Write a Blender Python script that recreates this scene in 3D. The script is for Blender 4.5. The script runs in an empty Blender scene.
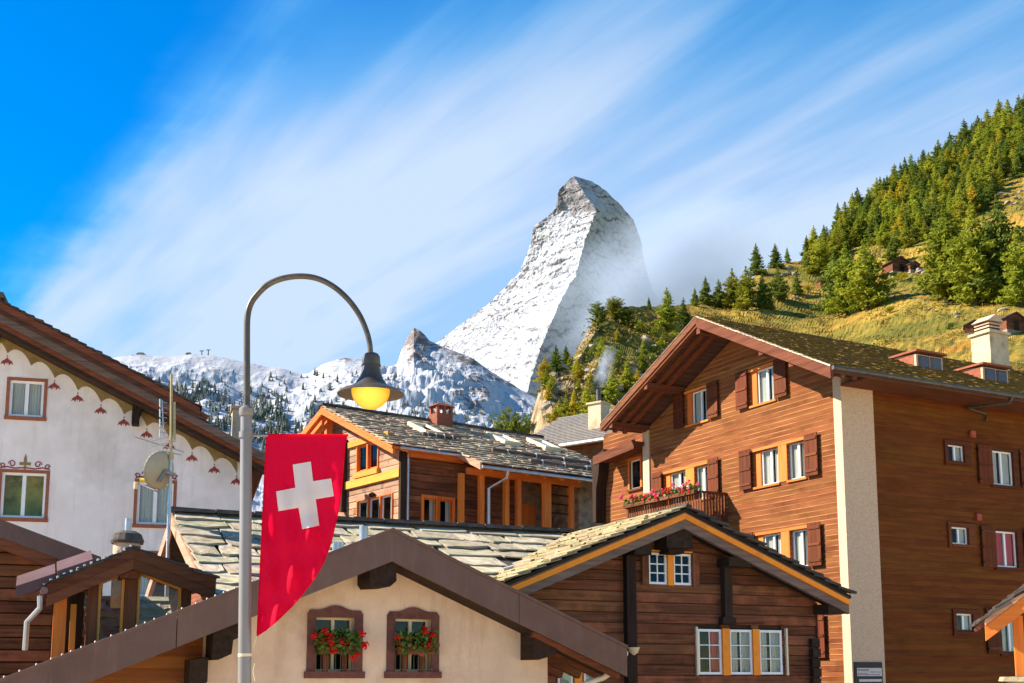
import bpy, bmesh, math, random
import numpy as np
from mathutils import Vector, Matrix, noise
from mathutils.bvhtree import BVHTree

random.seed(7)
SC = bpy.context.scene
COL = SC.collection
R = math.radians
# ------------------------------------------------------------------ camera
EYE = Vector((0, 0, 1.7)); FPX = 1200.0; PITCH = R(8.5); SHIFT = 153.0
cam = bpy.data.cameras.new('camera'); cam.sensor_width = 36; cam.lens = FPX / 1024 * 36
cam.shift_y = SHIFT / 1024; cam.clip_start = .1; cam.clip_end = 60000
camo = bpy.data.objects.new('camera', cam); COL.objects.link(camo)
camo.location = EYE; camo.rotation_euler = (R(90) + PITCH, 0, 0); SC.camera = camo
# ------------------------------------------------------------------ sun, sky, exposure
SUN_AZ = R(-85); SUN_EL = R(36)            # azimuth measured from +Y, negative = left of the view
sdir = Vector((math.sin(SUN_AZ) * math.cos(SUN_EL), math.cos(SUN_AZ) * math.cos(SUN_EL), math.sin(SUN_EL)))
sl = bpy.data.lights.new('sun', 'SUN'); sl.energy = 3.2; sl.angle = R(.5); sl.color = (1, .92, .79)
so = bpy.data.objects.new('sun', sl); COL.objects.link(so); so.rotation_euler = sdir.to_track_quat('Z', 'Y').to_euler()
SC.view_settings.view_transform = 'Standard'; SC.view_settings.look = 'None'
SC.view_settings.exposure = 1.95; SC.view_settings.gamma = 1
SC.cycles.use_denoising = True
SC.cycles.volume_bounces = 3; SC.cycles.max_bounces = 8; SC.cycles.transparent_max_bounces = 12
SKY_STRENGTH = .096
wd = bpy.data.worlds.new('World'); SC.world = wd; wd.use_nodes = True


def build_world():
    nt = wd.node_tree; N = nt.nodes; L = nt.links; N.clear()
    def nd(t, **k):
        n = N.new(t)
        for a, b in k.items(): setattr(n, a, b)
        return n
    def math_(op, a, b=None, c=None):
        n = nd('ShaderNodeMath', operation=op)
        for i, x in enumerate((a, b, c)):
            if x is None: continue
            if isinstance(x, (int, float)): n.inputs[i].default_value = x
            else: L.new(x, n.inputs[i])
        return n.outputs[0]
    sky = nd('ShaderNodeTexSky', sky_type='NISHITA', sun_disc=False, sun_elevation=SUN_EL, sun_rotation=SUN_AZ,
             altitude=1600, air_density=1.0, dust_density=.25, ozone_density=2.2)
    hs = nd('ShaderNodeHueSaturation'); hs.inputs['Hue'].default_value = .505; hs.inputs['Saturation'].default_value = 2.3; hs.inputs['Value'].default_value = .68
    L.new(sky.outputs[0], hs.inputs['Color'])
    tc = nd('ShaderNodeTexCoord'); sp = nd('ShaderNodeSeparateXYZ'); L.new(tc.outputs['Generated'], sp.inputs[0])
    zz = math_('MAXIMUM', sp.outputs[2], .03); zz = math_('ADD', zz, .02)
    qx = math_('DIVIDE', sp.outputs[0], zz); qy = math_('DIVIDE', sp.outputs[1], zz)
    cc = math_('ADD', math_('MULTIPLY', qx, .838), math_('MULTIPLY', qy, .545))     # across the streaks
    ss = math_('ADD', math_('MULTIPLY', qx, -.545), math_('MULTIPLY', qy, .838))    # along them
    def noise_(sx, sy, det, off, dist=0.0, rough=.55):
        cb = nd('ShaderNodeCombineXYZ'); L.new(math_('MULTIPLY', ss, sx), cb.inputs[0]); L.new(math_('MULTIPLY', cc, sy), cb.inputs[1]); cb.inputs[2].default_value = off
        n = nd('ShaderNodeTexNoise'); n.inputs['Scale'].default_value = 1; n.inputs['Detail'].default_value = det; n.inputs['Roughness'].default_value = rough
        n.inputs['Distortion'].default_value = dist
        L.new(cb.outputs[0], n.inputs['Vector']); return n.outputs[0]
    def ramp(x, lo, hi):
        n = nd('ShaderNodeMapRange', interpolation_type='SMOOTHSTEP'); n.inputs['From Min'].default_value = lo; n.inputs['From Max'].default_value = hi
        L.new(x, n.inputs['Value']); return n.outputs[0]
    n1 = noise_(.55, 2.3, 4, 3.1, .3); n2 = noise_(.8, 6.5, 5, 8.7, .2); n3 = noise_(1.3, 1.3, 5, 1.7, .4)
    edge = math_('ADD', cc, math_('MULTIPLY', math_('SUBTRACT', n3, .5), .42))
    edge = math_('ADD', edge, math_('MULTIPLY', math_('SUBTRACT', n2, .5), .12))
    bank = ramp(edge, .44, .68)
    streak = ramp(math_('ADD', math_('MULTIPLY', n1, .68), math_('MULTIPLY', n2, .32)), .36, .68)
    far = ramp(math_('SUBTRACT', 1.0, sp.outputs[2]), .42, .64)                                                     # thicker low over the peaks
    dens = math_('MULTIPLY', bank, math_('ADD', math_('MULTIPLY', streak, .44), math_('MULTIPLY', far, .64)))
    dens = math_('MINIMUM', dens, .92)
    dens = math_('MULTIPLY', dens, ramp(sp.outputs[2], .02, .12))
    cl = nd('ShaderNodeMix', data_type='RGBA'); L.new(ramp(dens, .15, .85), cl.inputs[0]); cl.inputs[6].default_value = (.75, 2.05, 3.0, 1); cl.inputs[7].default_value = (1.85, 2.26, 2.78, 1)
    mix = nd('ShaderNodeMix', data_type='RGBA'); L.new(dens, mix.inputs[0]); L.new(hs.outputs[0], mix.inputs[6]); L.new(cl.outputs[2], mix.inputs[7])
    bg = nd('ShaderNodeBackground'); bg.inputs['Strength'].default_value = SKY_STRENGTH
    L.new(mix.outputs[2], bg.inputs[0]); out = nd('ShaderNodeOutputWorld'); L.new(bg.outputs[0], out.inputs[0])


build_world()


# ------------------------------------------------------------------ pixels to places
def ray(px, py):
    u = (px - 512) / FPX; v = (341.5 + SHIFT - py) / FPX
    return Vector((u, math.cos(PITCH) - v * math.sin(PITCH), math.sin(PITCH) + v * math.cos(PITCH)))


def at(px, py, Y):
    r = ray(px, py); return EYE + r * (Y / r.y)


# ------------------------------------------------------------------ materials
def lin(r, g, b):
    f = lambda c: c / 12.92 if c <= .04045 else ((c + .055) / 1.055) ** 2.4
    return (f(r / 255), f(g / 255) * .96, f(b / 255) * .88, 1)      # the photograph's warm white balance


MATS = {}


def pm(name, c1, c2, scale=(3, 3, 3), detail=6, rough=.75, bump=.25, bdist=.02, metal=0, rnd=.15, c3=None, s3=.6, t3=(.52, .7), spec=.3,
       lo=.3, hi=.7, hue=0.0, rot=(0, 0, 0), trans=None, coat=0, voro=None):
    """one noise between two colours, an optional second layer of stains, a per-object shift and a little relief"""
    m = bpy.data.materials.new(name); m.use_nodes = True; nt = m.node_tree; N = nt.nodes; L = nt.links
    b = N['Principled BSDF']; b.inputs['Roughness'].default_value = rough; b.inputs['Metallic'].default_value = metal
    b.inputs['Specular IOR Level'].default_value = spec; b.inputs['Coat Weight'].default_value = coat
    tc = N.new('ShaderNodeTexCoord'); oi = N.new('ShaderNodeObjectInfo')
    off = N.new('ShaderNodeVectorMath'); off.operation = 'MULTIPLY_ADD'
    cb = N.new('ShaderNodeCombineXYZ')
    for i in range(3): L.new(oi.outputs['Random'], cb.inputs[i])
    L.new(cb.outputs[0], off.inputs[0]); off.inputs[1].default_value = (37.3, 53.1, 71.7); L.new(tc.outputs['Object'], off.inputs[2])
    mp = N.new('ShaderNodeMapping'); mp.inputs['Scale'].default_value = scale; mp.inputs['Rotation'].default_value = rot
    L.new(off.outputs[0], mp.inputs[0])
    nz = N.new('ShaderNodeTexNoise'); nz.inputs['Scale'].default_value = 1; nz.inputs['Detail'].default_value = detail; nz.inputs['Roughness'].default_value = .62
    L.new(mp.outputs[0], nz.inputs['Vector'])
    cr = N.new('ShaderNodeValToRGB'); cr.color_ramp.elements[0].position = lo; cr.color_ramp.elements[1].position = hi
    cr.color_ramp.elements[0].color = c1; cr.color_ramp.elements[1].color = c2; L.new(nz.outputs[0], cr.inputs[0])
    col = cr.outputs[0]
    if c3:
        n2 = N.new('ShaderNodeTexNoise'); n2.inputs['Scale'].default_value = s3; n2.inputs['Detail'].default_value = 5; n2.inputs['Roughness'].default_value = .65
        L.new(off.outputs[0], n2.inputs['Vector'])
        mr = N.new('ShaderNodeMapRange'); mr.inputs['From Min'].default_value = t3[0]; mr.inputs['From Max'].default_value = t3[1]; L.new(n2.outputs[0], mr.inputs[0])
        mx = N.new('ShaderNodeMix'); mx.data_type = 'RGBA'; L.new(mr.outputs[0], mx.inputs[0]); L.new(col, mx.inputs[6]); mx.inputs[7].default_value = c3
        col = mx.outputs[2]
    hs = N.new('ShaderNodeHueSaturation'); L.new(col, hs.inputs['Color'])
    v = N.new('ShaderNodeMapRange'); v.inputs['To Min'].default_value = 1 - rnd; v.inputs['To Max'].default_value = 1 + rnd; L.new(oi.outputs['Random'], v.inputs[0])
    L.new(v.outputs[0], hs.inputs['Value'])
    if hue:
        wn = N.new('ShaderNodeTexWhiteNoise'); wn.noise_dimensions = '1D'; L.new(oi.outputs['Random'], wn.inputs['W'])
        hv = N.new('ShaderNodeMapRange'); hv.inputs['To Min'].default_value = .5 - hue; hv.inputs['To Max'].default_value = .5 + hue
        L.new(wn.outputs['Value'], hv.inputs[0]); L.new(hv.outputs[0], hs.inputs['Hue'])
    L.new(hs.outputs[0], b.inputs['Base Color'])
    if bump:
        bp = N.new('ShaderNodeBump'); bp.inputs['Strength'].default_value = bump; bp.inputs['Distance'].default_value = bdist
        L.new(nz.outputs[0], bp.inputs['Height']); L.new(bp.outputs[0], b.inputs['Normal'])
    if trans:
        tr = N.new('ShaderNodeBsdfTranslucent'); L.new(hs.outputs[0], tr.inputs[0]); ms = N.new('ShaderNodeMixShader'); ms.inputs[0].default_value = trans
        L.new(b.outputs[0], ms.inputs[1]); L.new(tr.outputs[0], ms.inputs[2]); L.new(ms.outputs[0], N['Material Output'].inputs[0])
    MATS[name] = m
    return m


def weather(name, tint, sx=2.2, sz=.25, lo=.52, hi=.78, amt=.55):
    m = MATS[name]; N = m.node_tree.nodes; L = m.node_tree.links; hs = next(n for n in N if n.type == 'HUE_SAT'); src = hs.inputs['Color'].links[0].from_socket
    tc = N.new('ShaderNodeTexCoord'); mp = N.new('ShaderNodeMapping'); mp.inputs['Scale'].default_value = (sx, sx, sz); L.new(tc.outputs['Object'], mp.inputs[0])
    n = N.new('ShaderNodeTexNoise'); n.inputs['Scale'].default_value = 1; n.inputs['Detail'].default_value = 7; n.inputs['Roughness'].default_value = .7; L.new(mp.outputs[0], n.inputs['Vector'])
    r = N.new('ShaderNodeMapRange'); r.inputs['From Min'].default_value = lo; r.inputs['From Max'].default_value = hi; r.inputs['To Max'].default_value = amt; L.new(n.outputs[0], r.inputs[0])
    x = N.new('ShaderNodeMix'); x.data_type = 'RGBA'; L.new(r.outputs[0], x.inputs[0]); L.new(src, x.inputs[6]); x.inputs[7].default_value = tint; L.new(x.outputs[2], hs.inputs['Color'])


def wood(name, c1, c2, axis, fine=14.0, rough=.82, rnd=.25, c3=None, hue=.006, **k):
    s = [fine, fine, fine]; s['xyz'.index(axis)] = .7
    return pm(name, c1, c2, scale=tuple(s), rough=rough, rnd=rnd, c3=c3, hue=hue, bump=.5, bdist=.012, spec=.12, **k)


pm('plaster_white', lin(232, 220, 216), lin(246, 238, 236), (.9, .9, .9), rough=.9, bump=.3, bdist=.03, rnd=0, c3=lin(208, 198, 192), s3=.35, t3=(.5, .75))
pm('plaster_beige', lin(210, 178, 154), lin(232, 204, 180), (1.4, 1.4, 1.4), rough=.9, bump=.5, bdist=.03, rnd=0, c3=lin(190, 152, 126), s3=.9, t3=(.52, .75))
weather('plaster_white', lin(190, 176, 166)); weather('plaster_beige', lin(168, 130, 96), 2.6, .4); weather('plaster_beige', lin(236, 208, 172), 5, 5, .6, .8, .5)
pm('concrete', lin(186, 154, 128), lin(222, 192, 164), (30, 30, 30), detail=3, rough=.95, bump=.8, bdist=.02, rnd=.04)
pm('stone_wall', lin(120, 108, 94), lin(176, 162, 142), (2.5, 2.5, 3.5), rough=.95, bump=1, bdist=.06, rnd=.1, c3=lin(104, 92, 78), s3=2.2)
pm('chimney_plaster', lin(188, 168, 136), lin(216, 200, 168), (4, 4, 4), rough=.95, bump=.6, rnd=.05, c3=lin(150, 126, 98), s3=2)
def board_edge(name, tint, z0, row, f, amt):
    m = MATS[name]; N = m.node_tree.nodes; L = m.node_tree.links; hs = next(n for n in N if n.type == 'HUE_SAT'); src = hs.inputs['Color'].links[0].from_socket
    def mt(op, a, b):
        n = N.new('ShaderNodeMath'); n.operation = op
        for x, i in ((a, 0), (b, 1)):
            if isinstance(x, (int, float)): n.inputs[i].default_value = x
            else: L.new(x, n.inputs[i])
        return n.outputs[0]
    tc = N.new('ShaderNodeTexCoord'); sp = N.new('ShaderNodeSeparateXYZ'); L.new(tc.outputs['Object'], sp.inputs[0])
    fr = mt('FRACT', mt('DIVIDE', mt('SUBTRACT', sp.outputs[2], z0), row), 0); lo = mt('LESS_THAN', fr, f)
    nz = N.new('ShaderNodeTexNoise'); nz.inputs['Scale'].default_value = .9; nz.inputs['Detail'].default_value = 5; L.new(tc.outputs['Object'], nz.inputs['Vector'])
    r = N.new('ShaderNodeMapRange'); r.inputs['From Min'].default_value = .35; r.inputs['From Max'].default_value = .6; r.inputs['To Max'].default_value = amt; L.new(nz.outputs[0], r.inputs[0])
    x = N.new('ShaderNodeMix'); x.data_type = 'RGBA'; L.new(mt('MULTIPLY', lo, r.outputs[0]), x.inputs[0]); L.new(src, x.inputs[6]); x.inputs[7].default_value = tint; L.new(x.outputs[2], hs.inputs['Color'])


for ax in 'xyz':
    wood('log_dark_' + ax, lin(72, 44, 32), lin(132, 84, 58), ax, 16, c3=lin(160, 96, 66), s3=1.1, t3=(.5, .8), rnd=.35)
    wood('wood_black_' + ax, lin(40, 30, 25), lin(66, 50, 40), ax, 12)
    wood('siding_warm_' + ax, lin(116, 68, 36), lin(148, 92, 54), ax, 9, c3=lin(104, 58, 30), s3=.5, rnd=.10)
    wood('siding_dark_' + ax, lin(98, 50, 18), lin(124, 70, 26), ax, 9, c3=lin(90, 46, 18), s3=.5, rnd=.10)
    wood('wood_brown_' + ax, lin(90, 52, 36), lin(126, 78, 54), ax, 12)
    wood('wood_red_' + ax, lin(84, 41, 22), lin(114, 60, 34), ax, 12, rough=.7)
    wood('wood_orange_' + ax, lin(206, 104, 44), lin(232, 136, 62), ax, 10, rough=.6, rnd=.12)
    wood('wood_grey_' + ax, lin(92, 76, 70), lin(134, 112, 100), ax, 14)
    wood('wood_pink_' + ax, lin(176, 128, 104), lin(208, 164, 138), ax, 12)
    wood('wood_yellow_' + ax, lin(206, 136, 56), lin(224, 160, 80), ax, 10, rnd=.08)
    wood('log_pale_' + ax, lin(150, 118, 96), lin(190, 154, 128), ax, 14, c3=lin(128, 94, 74), s3=1.5)
    wood('fascia_dark_' + ax, lin(66, 46, 42), lin(96, 68, 60), ax, 10)
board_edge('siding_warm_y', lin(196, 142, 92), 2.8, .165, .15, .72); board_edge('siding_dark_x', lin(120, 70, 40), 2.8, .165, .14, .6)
weather('siding_warm_y', lin(92, 50, 26), .5, 2.4, .5, .75, .5); weather('siding_dark_x', lin(70, 34, 16), .4, 1.6, .5, .75, .5); weather('log_dark_x', lin(150, 92, 60), .5, 3.5, .58, .75, .6)
pm('paint_orange', lin(246, 138, 8), lin(252, 150, 16), (6, 6, 6), rough=.45, bump=.05, rnd=.03, c3=lin(214, 124, 30), s3=2)
pm('metal_brown', lin(92, 64, 54), lin(106, 76, 64), (1.5, 1.5, 1.5), rough=.42, bump=.04, rnd=.05, metal=.0, c3=lin(98, 76, 70), s3=1, spec=.35)
weather('metal_brown', lin(120, 98, 90), 6, 1.2, .5, .8, .5)
pm('metal_pink', lin(122, 84, 78), lin(140, 98, 90), (2, 2, 2), rough=.4, bump=.03, rnd=.04, spec=.5)
pm('slate_lichen', lin(136, 126, 106), lin(206, 194, 170), (3, 3, 9), rough=.95, bump=.8, bdist=.03, rnd=.28, hue=.02, c3=lin(172, 160, 92), s3=3.2, t3=(.54, .74), spec=.08)
pm('slate_grey', lin(122, 108, 94), lin(200, 184, 160), (3, 3, 8), rough=.8, bump=.7, bdist=.02, rnd=.35, hue=.02, c3=lin(150, 122, 96), s3=1.5, spec=.12)
pm('slate_gold', lin(128, 116, 90), lin(200, 184, 148), (4, 4, 8), rough=.95, bump=.8, bdist=.03, rnd=.2, hue=.015, c3=lin(206, 160, 58), s3=2.5, t3=(.55, .75), spec=.08)
pm('slate_dark', lin(58, 52, 48), lin(96, 86, 78), (4, 4, 8), rough=.9, bump=.7, rnd=.25)
pm('moss_roof', lin(82, 66, 34), lin(128, 104, 46), (2.2, 2.2, 2.2), rough=.98, bump=1, bdist=.06, rnd=.3, c3=lin(104, 82, 62), s3=1.2, t3=(.5, .68))
pm('tile_grey', lin(112, 106, 102), lin(146, 140, 134), (5, 5, 5), rough=.9, bump=.5, rnd=.15)
pm('frame_white', lin(226, 226, 230), lin(240, 240, 242), (5, 5, 5), rough=.35, bump=0, rnd=.02, spec=.5)
pm('frame_cream', lin(220, 200, 160), lin(232, 214, 178), (5, 5, 5), rough=.5, bump=0, rnd=.02)
pm('curtain', lin(206, 204, 192), lin(232, 230, 220), (8, 8, .6), rough=.95, bump=.3, rnd=.06, trans=.3)
pm('curtain_red', lin(206, 66, 58), lin(230, 110, 96), (8, 8, .6), rough=.95, bump=.3, rnd=.1, trans=.2)
pm('room_dark', lin(34, 30, 28), lin(46, 42, 38), (1, 1, 1), bump=0, rnd=.1)
pm('meadow_reflection', lin(150, 150, 60), lin(196, 180, 84), (2, 2, 2), bump=0, rnd=.1, c3=lin(90, 96, 50), s3=1.5)  # meadow reflected in the pane, painted as the colour of the room behind
pm('surround_brown', lin(96, 58, 52), lin(120, 76, 66), (7, 7, 7), rough=.8, bump=.3, rnd=.03, c3=lin(84, 52, 46), s3=4)
pm('surround_red', lin(142, 82, 60), lin(168, 104, 78), (14, 14, 14), rough=.85, bump=.3, rnd=.05)
pm('ornament_ochre', lin(128, 106, 66), lin(158, 134, 86), (3, 3, 3), rough=.9, bump=.1, rnd=.02)
pm('ornament_red', lin(140, 62, 56), lin(164, 80, 70), (8, 8, 8), rough=.9, bump=.1, rnd=.1)
pm('pole_metal', lin(128, 120, 118), lin(146, 138, 135), (2, 2, .8), rough=.42, bump=.05, rnd=0, metal=.35, spec=.5)
pm('lamp_metal', lin(74, 68, 60), lin(94, 86, 76), (5, 5, 5), rough=.42, bump=.08, rnd=0, metal=.3, spec=.4, c3=lin(108, 96, 80), s3=7)
pm('galvanised', lin(170, 172, 176), lin(200, 202, 206), (5, 5, 5), rough=.35, metal=.6, bump=.05, rnd=.05)
pm('pipe_cream', lin(204, 190, 166), lin(222, 208, 184), (3, 3, 3), rough=.5, bump=.05, rnd=.03)
pm('antenna_metal', lin(176, 150, 104), lin(200, 176, 130), (9, 9, 9), rough=.4, metal=.5, bump=.05, rnd=.05)
pm('dish', lin(176, 160, 132), lin(192, 178, 150), (3, 3, 3), rough=.6, bump=.05, rnd=0)
pm('black', lin(30, 24, 26), lin(40, 32, 34), (3, 3, 3), rough=.5, bump=0, rnd=0)
pm('sign_print', lin(196, 180, 184), lin(214, 200, 202), (9, 9, 9), rough=.6, bump=0, rnd=.05)
pm('plastic_yellow', lin(230, 200, 30), lin(236, 206, 40), rough=.4, bump=0, rnd=0)
pm('brick_red', lin(160, 70, 54), lin(182, 92, 70), (6, 6, 6), rough=.9, rnd=.1)
pm('terracotta', lin(128, 72, 54), lin(156, 92, 68), (6, 6, 6), rough=.9, rnd=.1)
pm('flag_red', lin(232, 8, 56), lin(238, 18, 66), (40, 40, 40), rough=.8, bump=.25, bdist=.004, rnd=0, trans=.5, spec=.1)
pm('flag_white', lin(236, 230, 224), lin(244, 240, 234), (5, 5, 5), rough=.8, bump=.1, rnd=0, trans=.3)
pm('petal_red', lin(204, 14, 14), lin(228, 30, 22), (20, 20, 20), rough=.7, bump=.4, rnd=.15, trans=.2)
pm('petal_pink', lin(226, 70, 110), lin(240, 120, 150), (20, 20, 20), rough=.7, bump=.4, rnd=.1, trans=.2)
pm('petal_white', lin(236, 226, 220), lin(244, 236, 226), (20, 20, 20), rough=.7, bump=.4, rnd=.1, trans=.2)
pm('leaf_green', lin(58, 92, 30), lin(112, 140, 50), (12, 12, 12), rough=.6, bump=0, rnd=.15, trans=.3)
pm('needle_dark', lin(82, 102, 42), lin(128, 138, 56), (.6, .6, .6), rough=.8, bump=0, rnd=.3, hue=.015, trans=.4, spec=.1)
pm('needle_larch', lin(118, 134, 42), lin(172, 170, 56), (.6, .6, .6), rough=.8, bump=0, rnd=.25, hue=.015, trans=.45, spec=.1)
pm('needle_gold', lin(162, 150, 40), lin(200, 178, 54), (.6, .6, .6), rough=.8, bump=0, rnd=.15, hue=.006, trans=.45, spec=.1)
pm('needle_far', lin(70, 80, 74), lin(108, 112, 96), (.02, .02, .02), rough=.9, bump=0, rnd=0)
pm('scrub', lin(96, 100, 40), lin(168, 132, 54), (.05, .05, .05), rough=.9, bump=0, rnd=0, trans=.2, c3=lin(74, 88, 38), s3=.09)
pm('bark', lin(70, 52, 40), lin(104, 80, 62), (2, 2, .5), rough=.95, bump=.6, rnd=.2)
pm('rock', lin(120, 108, 94), lin(182, 168, 148), (.5, .5, .5), rough=.95, bump=.8, bdist=.3, rnd=.2, c3=lin(96, 88, 60), s3=.3)


def glass_mat(name, tint, refl=.5):
    m = bpy.data.materials.new(name); m.use_nodes = True; N = m.node_tree.nodes; L = m.node_tree.links
    N.remove(N['Principled BSDF'])
    tr = N.new('ShaderNodeBsdfTransparent'); tr.inputs[0].default_value = tint
    gl = N.new('ShaderNodeBsdfGlossy'); gl.inputs['Roughness'].default_value = .02; gl.inputs[0].default_value = (.95, .97, 1, 1)
    fr = N.new('ShaderNodeLayerWeight'); fr.inputs[0].default_value = .5
    pw = N.new('ShaderNodeMath'); pw.operation = 'POWER'; L.new(fr.outputs['Facing'], pw.inputs[0]); pw.inputs[1].default_value = 4
    ad = N.new('ShaderNodeMath'); ad.operation = 'MULTIPLY_ADD'; L.new(pw.outputs[0], ad.inputs[0]); ad.inputs[1].default_value = .4; ad.inputs[2].default_value = refl
    ad.use_clamp = True
    nz = N.new('ShaderNodeTexNoise'); nz.inputs['Scale'].default_value = 1.7; bp = N.new('ShaderNodeBump'); bp.inputs['Strength'].default_value = .08; bp.inputs['Distance'].default_value = .05
    tc = N.new('ShaderNodeTexCoord'); L.new(tc.outputs['Object'], nz.inputs['Vector']); L.new(nz.outputs[0], bp.inputs['Height']); L.new(bp.outputs[0], gl.inputs['Normal'])
    mx = N.new('ShaderNodeMixShader'); L.new(ad.outputs[0], mx.inputs[0]); L.new(tr.outputs[0], mx.inputs[1]); L.new(gl.outputs[0], mx.inputs[2])
    L.new(mx.outputs[0], N['Material Output'].inputs[0]); MATS[name] = m


glass_mat('glass', (.86, .9, .9, 1), .02)
glass_mat('glass_mirror', (.6, .65, .65, 1), .06)
glass_mat('glass_sky', (.5, .55, .6, 1), .55)


def emissive(name, c, s):
    m = bpy.data.materials.new(name); m.use_nodes = True; b = m.node_tree.nodes['Principled BSDF']
    b.inputs['Base Color'].default_value = (c[0] * .35, c[1] * .35, c[2] * .35, 1); b.inputs['Emission Color'].default_value = c; b.inputs['Emission Strength'].default_value = s
    b.inputs['Roughness'].default_value = .25; MATS[name] = m; return m


# ------------------------------------------------------------------ mesh helpers
def tag(o, label=None, cat=None, group=None, kind=None):
    if label: o['label'] = label
    if cat: o['category'] = cat
    if group: o['group'] = group
    if kind: o['kind'] = kind
    return o


def link_mesh(name, me, m, parent=None):
    if m is not None and not me.materials: me.materials.append(MATS[m] if isinstance(m, str) else m)
    o = bpy.data.objects.new(name, me); COL.objects.link(o)
    if parent: o.parent = parent
    return o


class MB:
    def __init__(s): s.v = []; s.f = []
    def add(s, vs, fs):
        n = len(s.v); s.v += [tuple(v) for v in vs]; s.f += [tuple(i + n for i in f) for f in fs]; return s
    def hexa(s, p):
        return s.add(p, [(0, 3, 2, 1), (4, 5, 6, 7), (0, 1, 5, 4), (1, 2, 6, 5), (2, 3, 7, 6), (3, 0, 4, 7)])
    def box(s, x0, x1, y0, y1, z0, z1):
        return s.hexa([(x0, y0, z0), (x1, y0, z0), (x1, y1, z0), (x0, y1, z0), (x0, y0, z1), (x1, y0, z1), (x1, y1, z1), (x0, y1, z1)])
    def loops(s, a, b):
        n = len(a); return s.add(list(a) + list(b), [tuple(range(n))[::-1], tuple(range(n, 2 * n))] + [(i, (i + 1) % n, n + (i + 1) % n, n + i) for i in range(n)])
    def beam(s, p, q, w, h, up=(0, 0, 1)):
        p = Vector(p); q = Vector(q); d = (q - p).normalized(); u = Vector(up); a = d.cross(u).normalized() * (w / 2); b = a.cross(d).normalized() * (h / 2)
        return s.loops([p - a - b, p + a - b, p + a + b, p - a + b], [q - a - b, q + a - b, q + a + b, q - a + b])
    def tube(s, pts, r, n=8, caps=True):
        pts = [Vector(p) for p in pts]; rr = r if isinstance(r, (list, tuple)) else [r] * len(pts); base = len(s.v)
        ref = None
        for i, p in enumerate(pts):
            d = (pts[min(i + 1, len(pts) - 1)] - pts[max(i - 1, 0)]).normalized()
            if ref is None: ref = Vector((0, 0, 1)) if abs(d.z) < .9 else Vector((1, 0, 0))
            a = d.cross(ref).normalized(); b = a.cross(d).normalized(); ref = b
            for k in range(n):
                t = 2 * math.pi * k / n; s.v.append(tuple(p + (a * math.cos(t) + b * math.sin(t)) * rr[i]))
        for i in range(len(pts) - 1):
            for k in range(n):
                s.f.append((base + i * n + k, base + i * n + (k + 1) % n, base + (i + 1) * n + (k + 1) % n, base + (i + 1) * n + k))
        if caps:
            s.f.append(tuple(base + k for k in range(n))[::-1]); s.f.append(tuple(base + (len(pts) - 1) * n + k for k in range(n)))
        return s
    def lathe(s, prof, c=(0, 0, 0), n=20):
        base = len(s.v)
        for r, z in prof:
            for k in range(n):
                t = 2 * math.pi * k / n; s.v.append((c[0] + r * math.cos(t), c[1] + r * math.sin(t), c[2] + z))
        for i in range(len(prof) - 1):
            for k in range(n):
                s.f.append((base + i * n + k, base + i * n + (k + 1) % n, base + (i + 1) * n + (k + 1) % n, base + (i + 1) * n + k))
        return s
    def mesh(s, name, smooth=False, zoff=0, recalc=True):
        me = bpy.data.meshes.new(name)
        me.from_pydata([(x, y, z - zoff) for x, y, z in s.v] if zoff else s.v, [], s.f)
        if recalc:
            bm = bmesh.new(); bm.from_mesh(me); bmesh.ops.recalc_face_normals(bm, faces=bm.faces); bm.to_mesh(me); bm.free()
        if smooth:
            me.polygons.foreach_set('use_smooth', [True] * len(me.polygons))
            try: me.set_sharp_from_angle(angle=R(40))
            except Exception: pass
        return me
    def obj(s, name, m, parent=None, smooth=False, zoff=0, recalc=True):
        return link_mesh(name, s.mesh(name, smooth, zoff, recalc), m, parent)


def empty(name, loc, rz=0):
    o = bpy.data.objects.new(name, None); COL.objects.link(o); o.location = loc; o.rotation_euler = (0, 0, rz); o.empty_display_size = .3
    return o


def clip(poly, ax, val, keep):          # Sutherland-Hodgman against one axis-aligned line; keep = +1 above, -1 below
    out = []
    for i in range(len(poly)):
        a, b = poly[i], poly[(i + 1) % len(poly)]; da = (a[ax] - val) * keep; db = (b[ax] - val) * keep
        if da >= 0: out.append(a)
        if (da > 0 and db < 0) or (da < 0 and db > 0):
            t = da / (da - db); out.append((a[0] + (b[0] - a[0]) * t, a[1] + (b[1] - a[1]) * t))
    return out


class House:
    """a thing whose local x runs along its front, y away from the camera; z is given in world height"""
    def __init__(s, name, label, cat, theta, anchor, zb=-4.0, group=None):
        P = at(*anchor); a = R(theta); s.zb = zb; s.o = Vector((P.x, P.y, 0))
        s.ux = Vector((math.cos(a), math.sin(a), 0)); s.uy = Vector((-math.sin(a), math.cos(a), 0))
        s.root = empty(name, (P.x, P.y, zb), a); tag(s.root, label, cat, group)
    def _l(s, p): q = p - s.o; return Vector((q.dot(s.ux), q.dot(s.uy), p.z))
    def fy(s, px, py, y=0.0):
        r = ray(px, py); t = (y - (EYE - s.o).dot(s.uy)) / r.dot(s.uy); p = s._l(EYE + r * t); return p.x, p.z
    def fx(s, px, py, x=0.0):
        r = ray(px, py); t = (x - (EYE - s.o).dot(s.ux)) / r.dot(s.ux); p = s._l(EYE + r * t); return p.y, p.z
    def plane(s, px, py, p0, n):
        r = ray(px, py); rl = Vector((r.dot(s.ux), r.dot(s.uy), r.z)); e = s._l(EYE); n = Vector(n); t = (Vector(p0) - e).dot(n) / rl.dot(n); return e + rl * t
    def part(s, name, mb, m, parent=None, smooth=False): return mb.obj(name, m, parent or s.root, smooth, s.zb)
    def front(s, y=0.0): return Wall(s, 'f', y)
    def left(s, x=0.0): return Wall(s, 'l', x)


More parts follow.
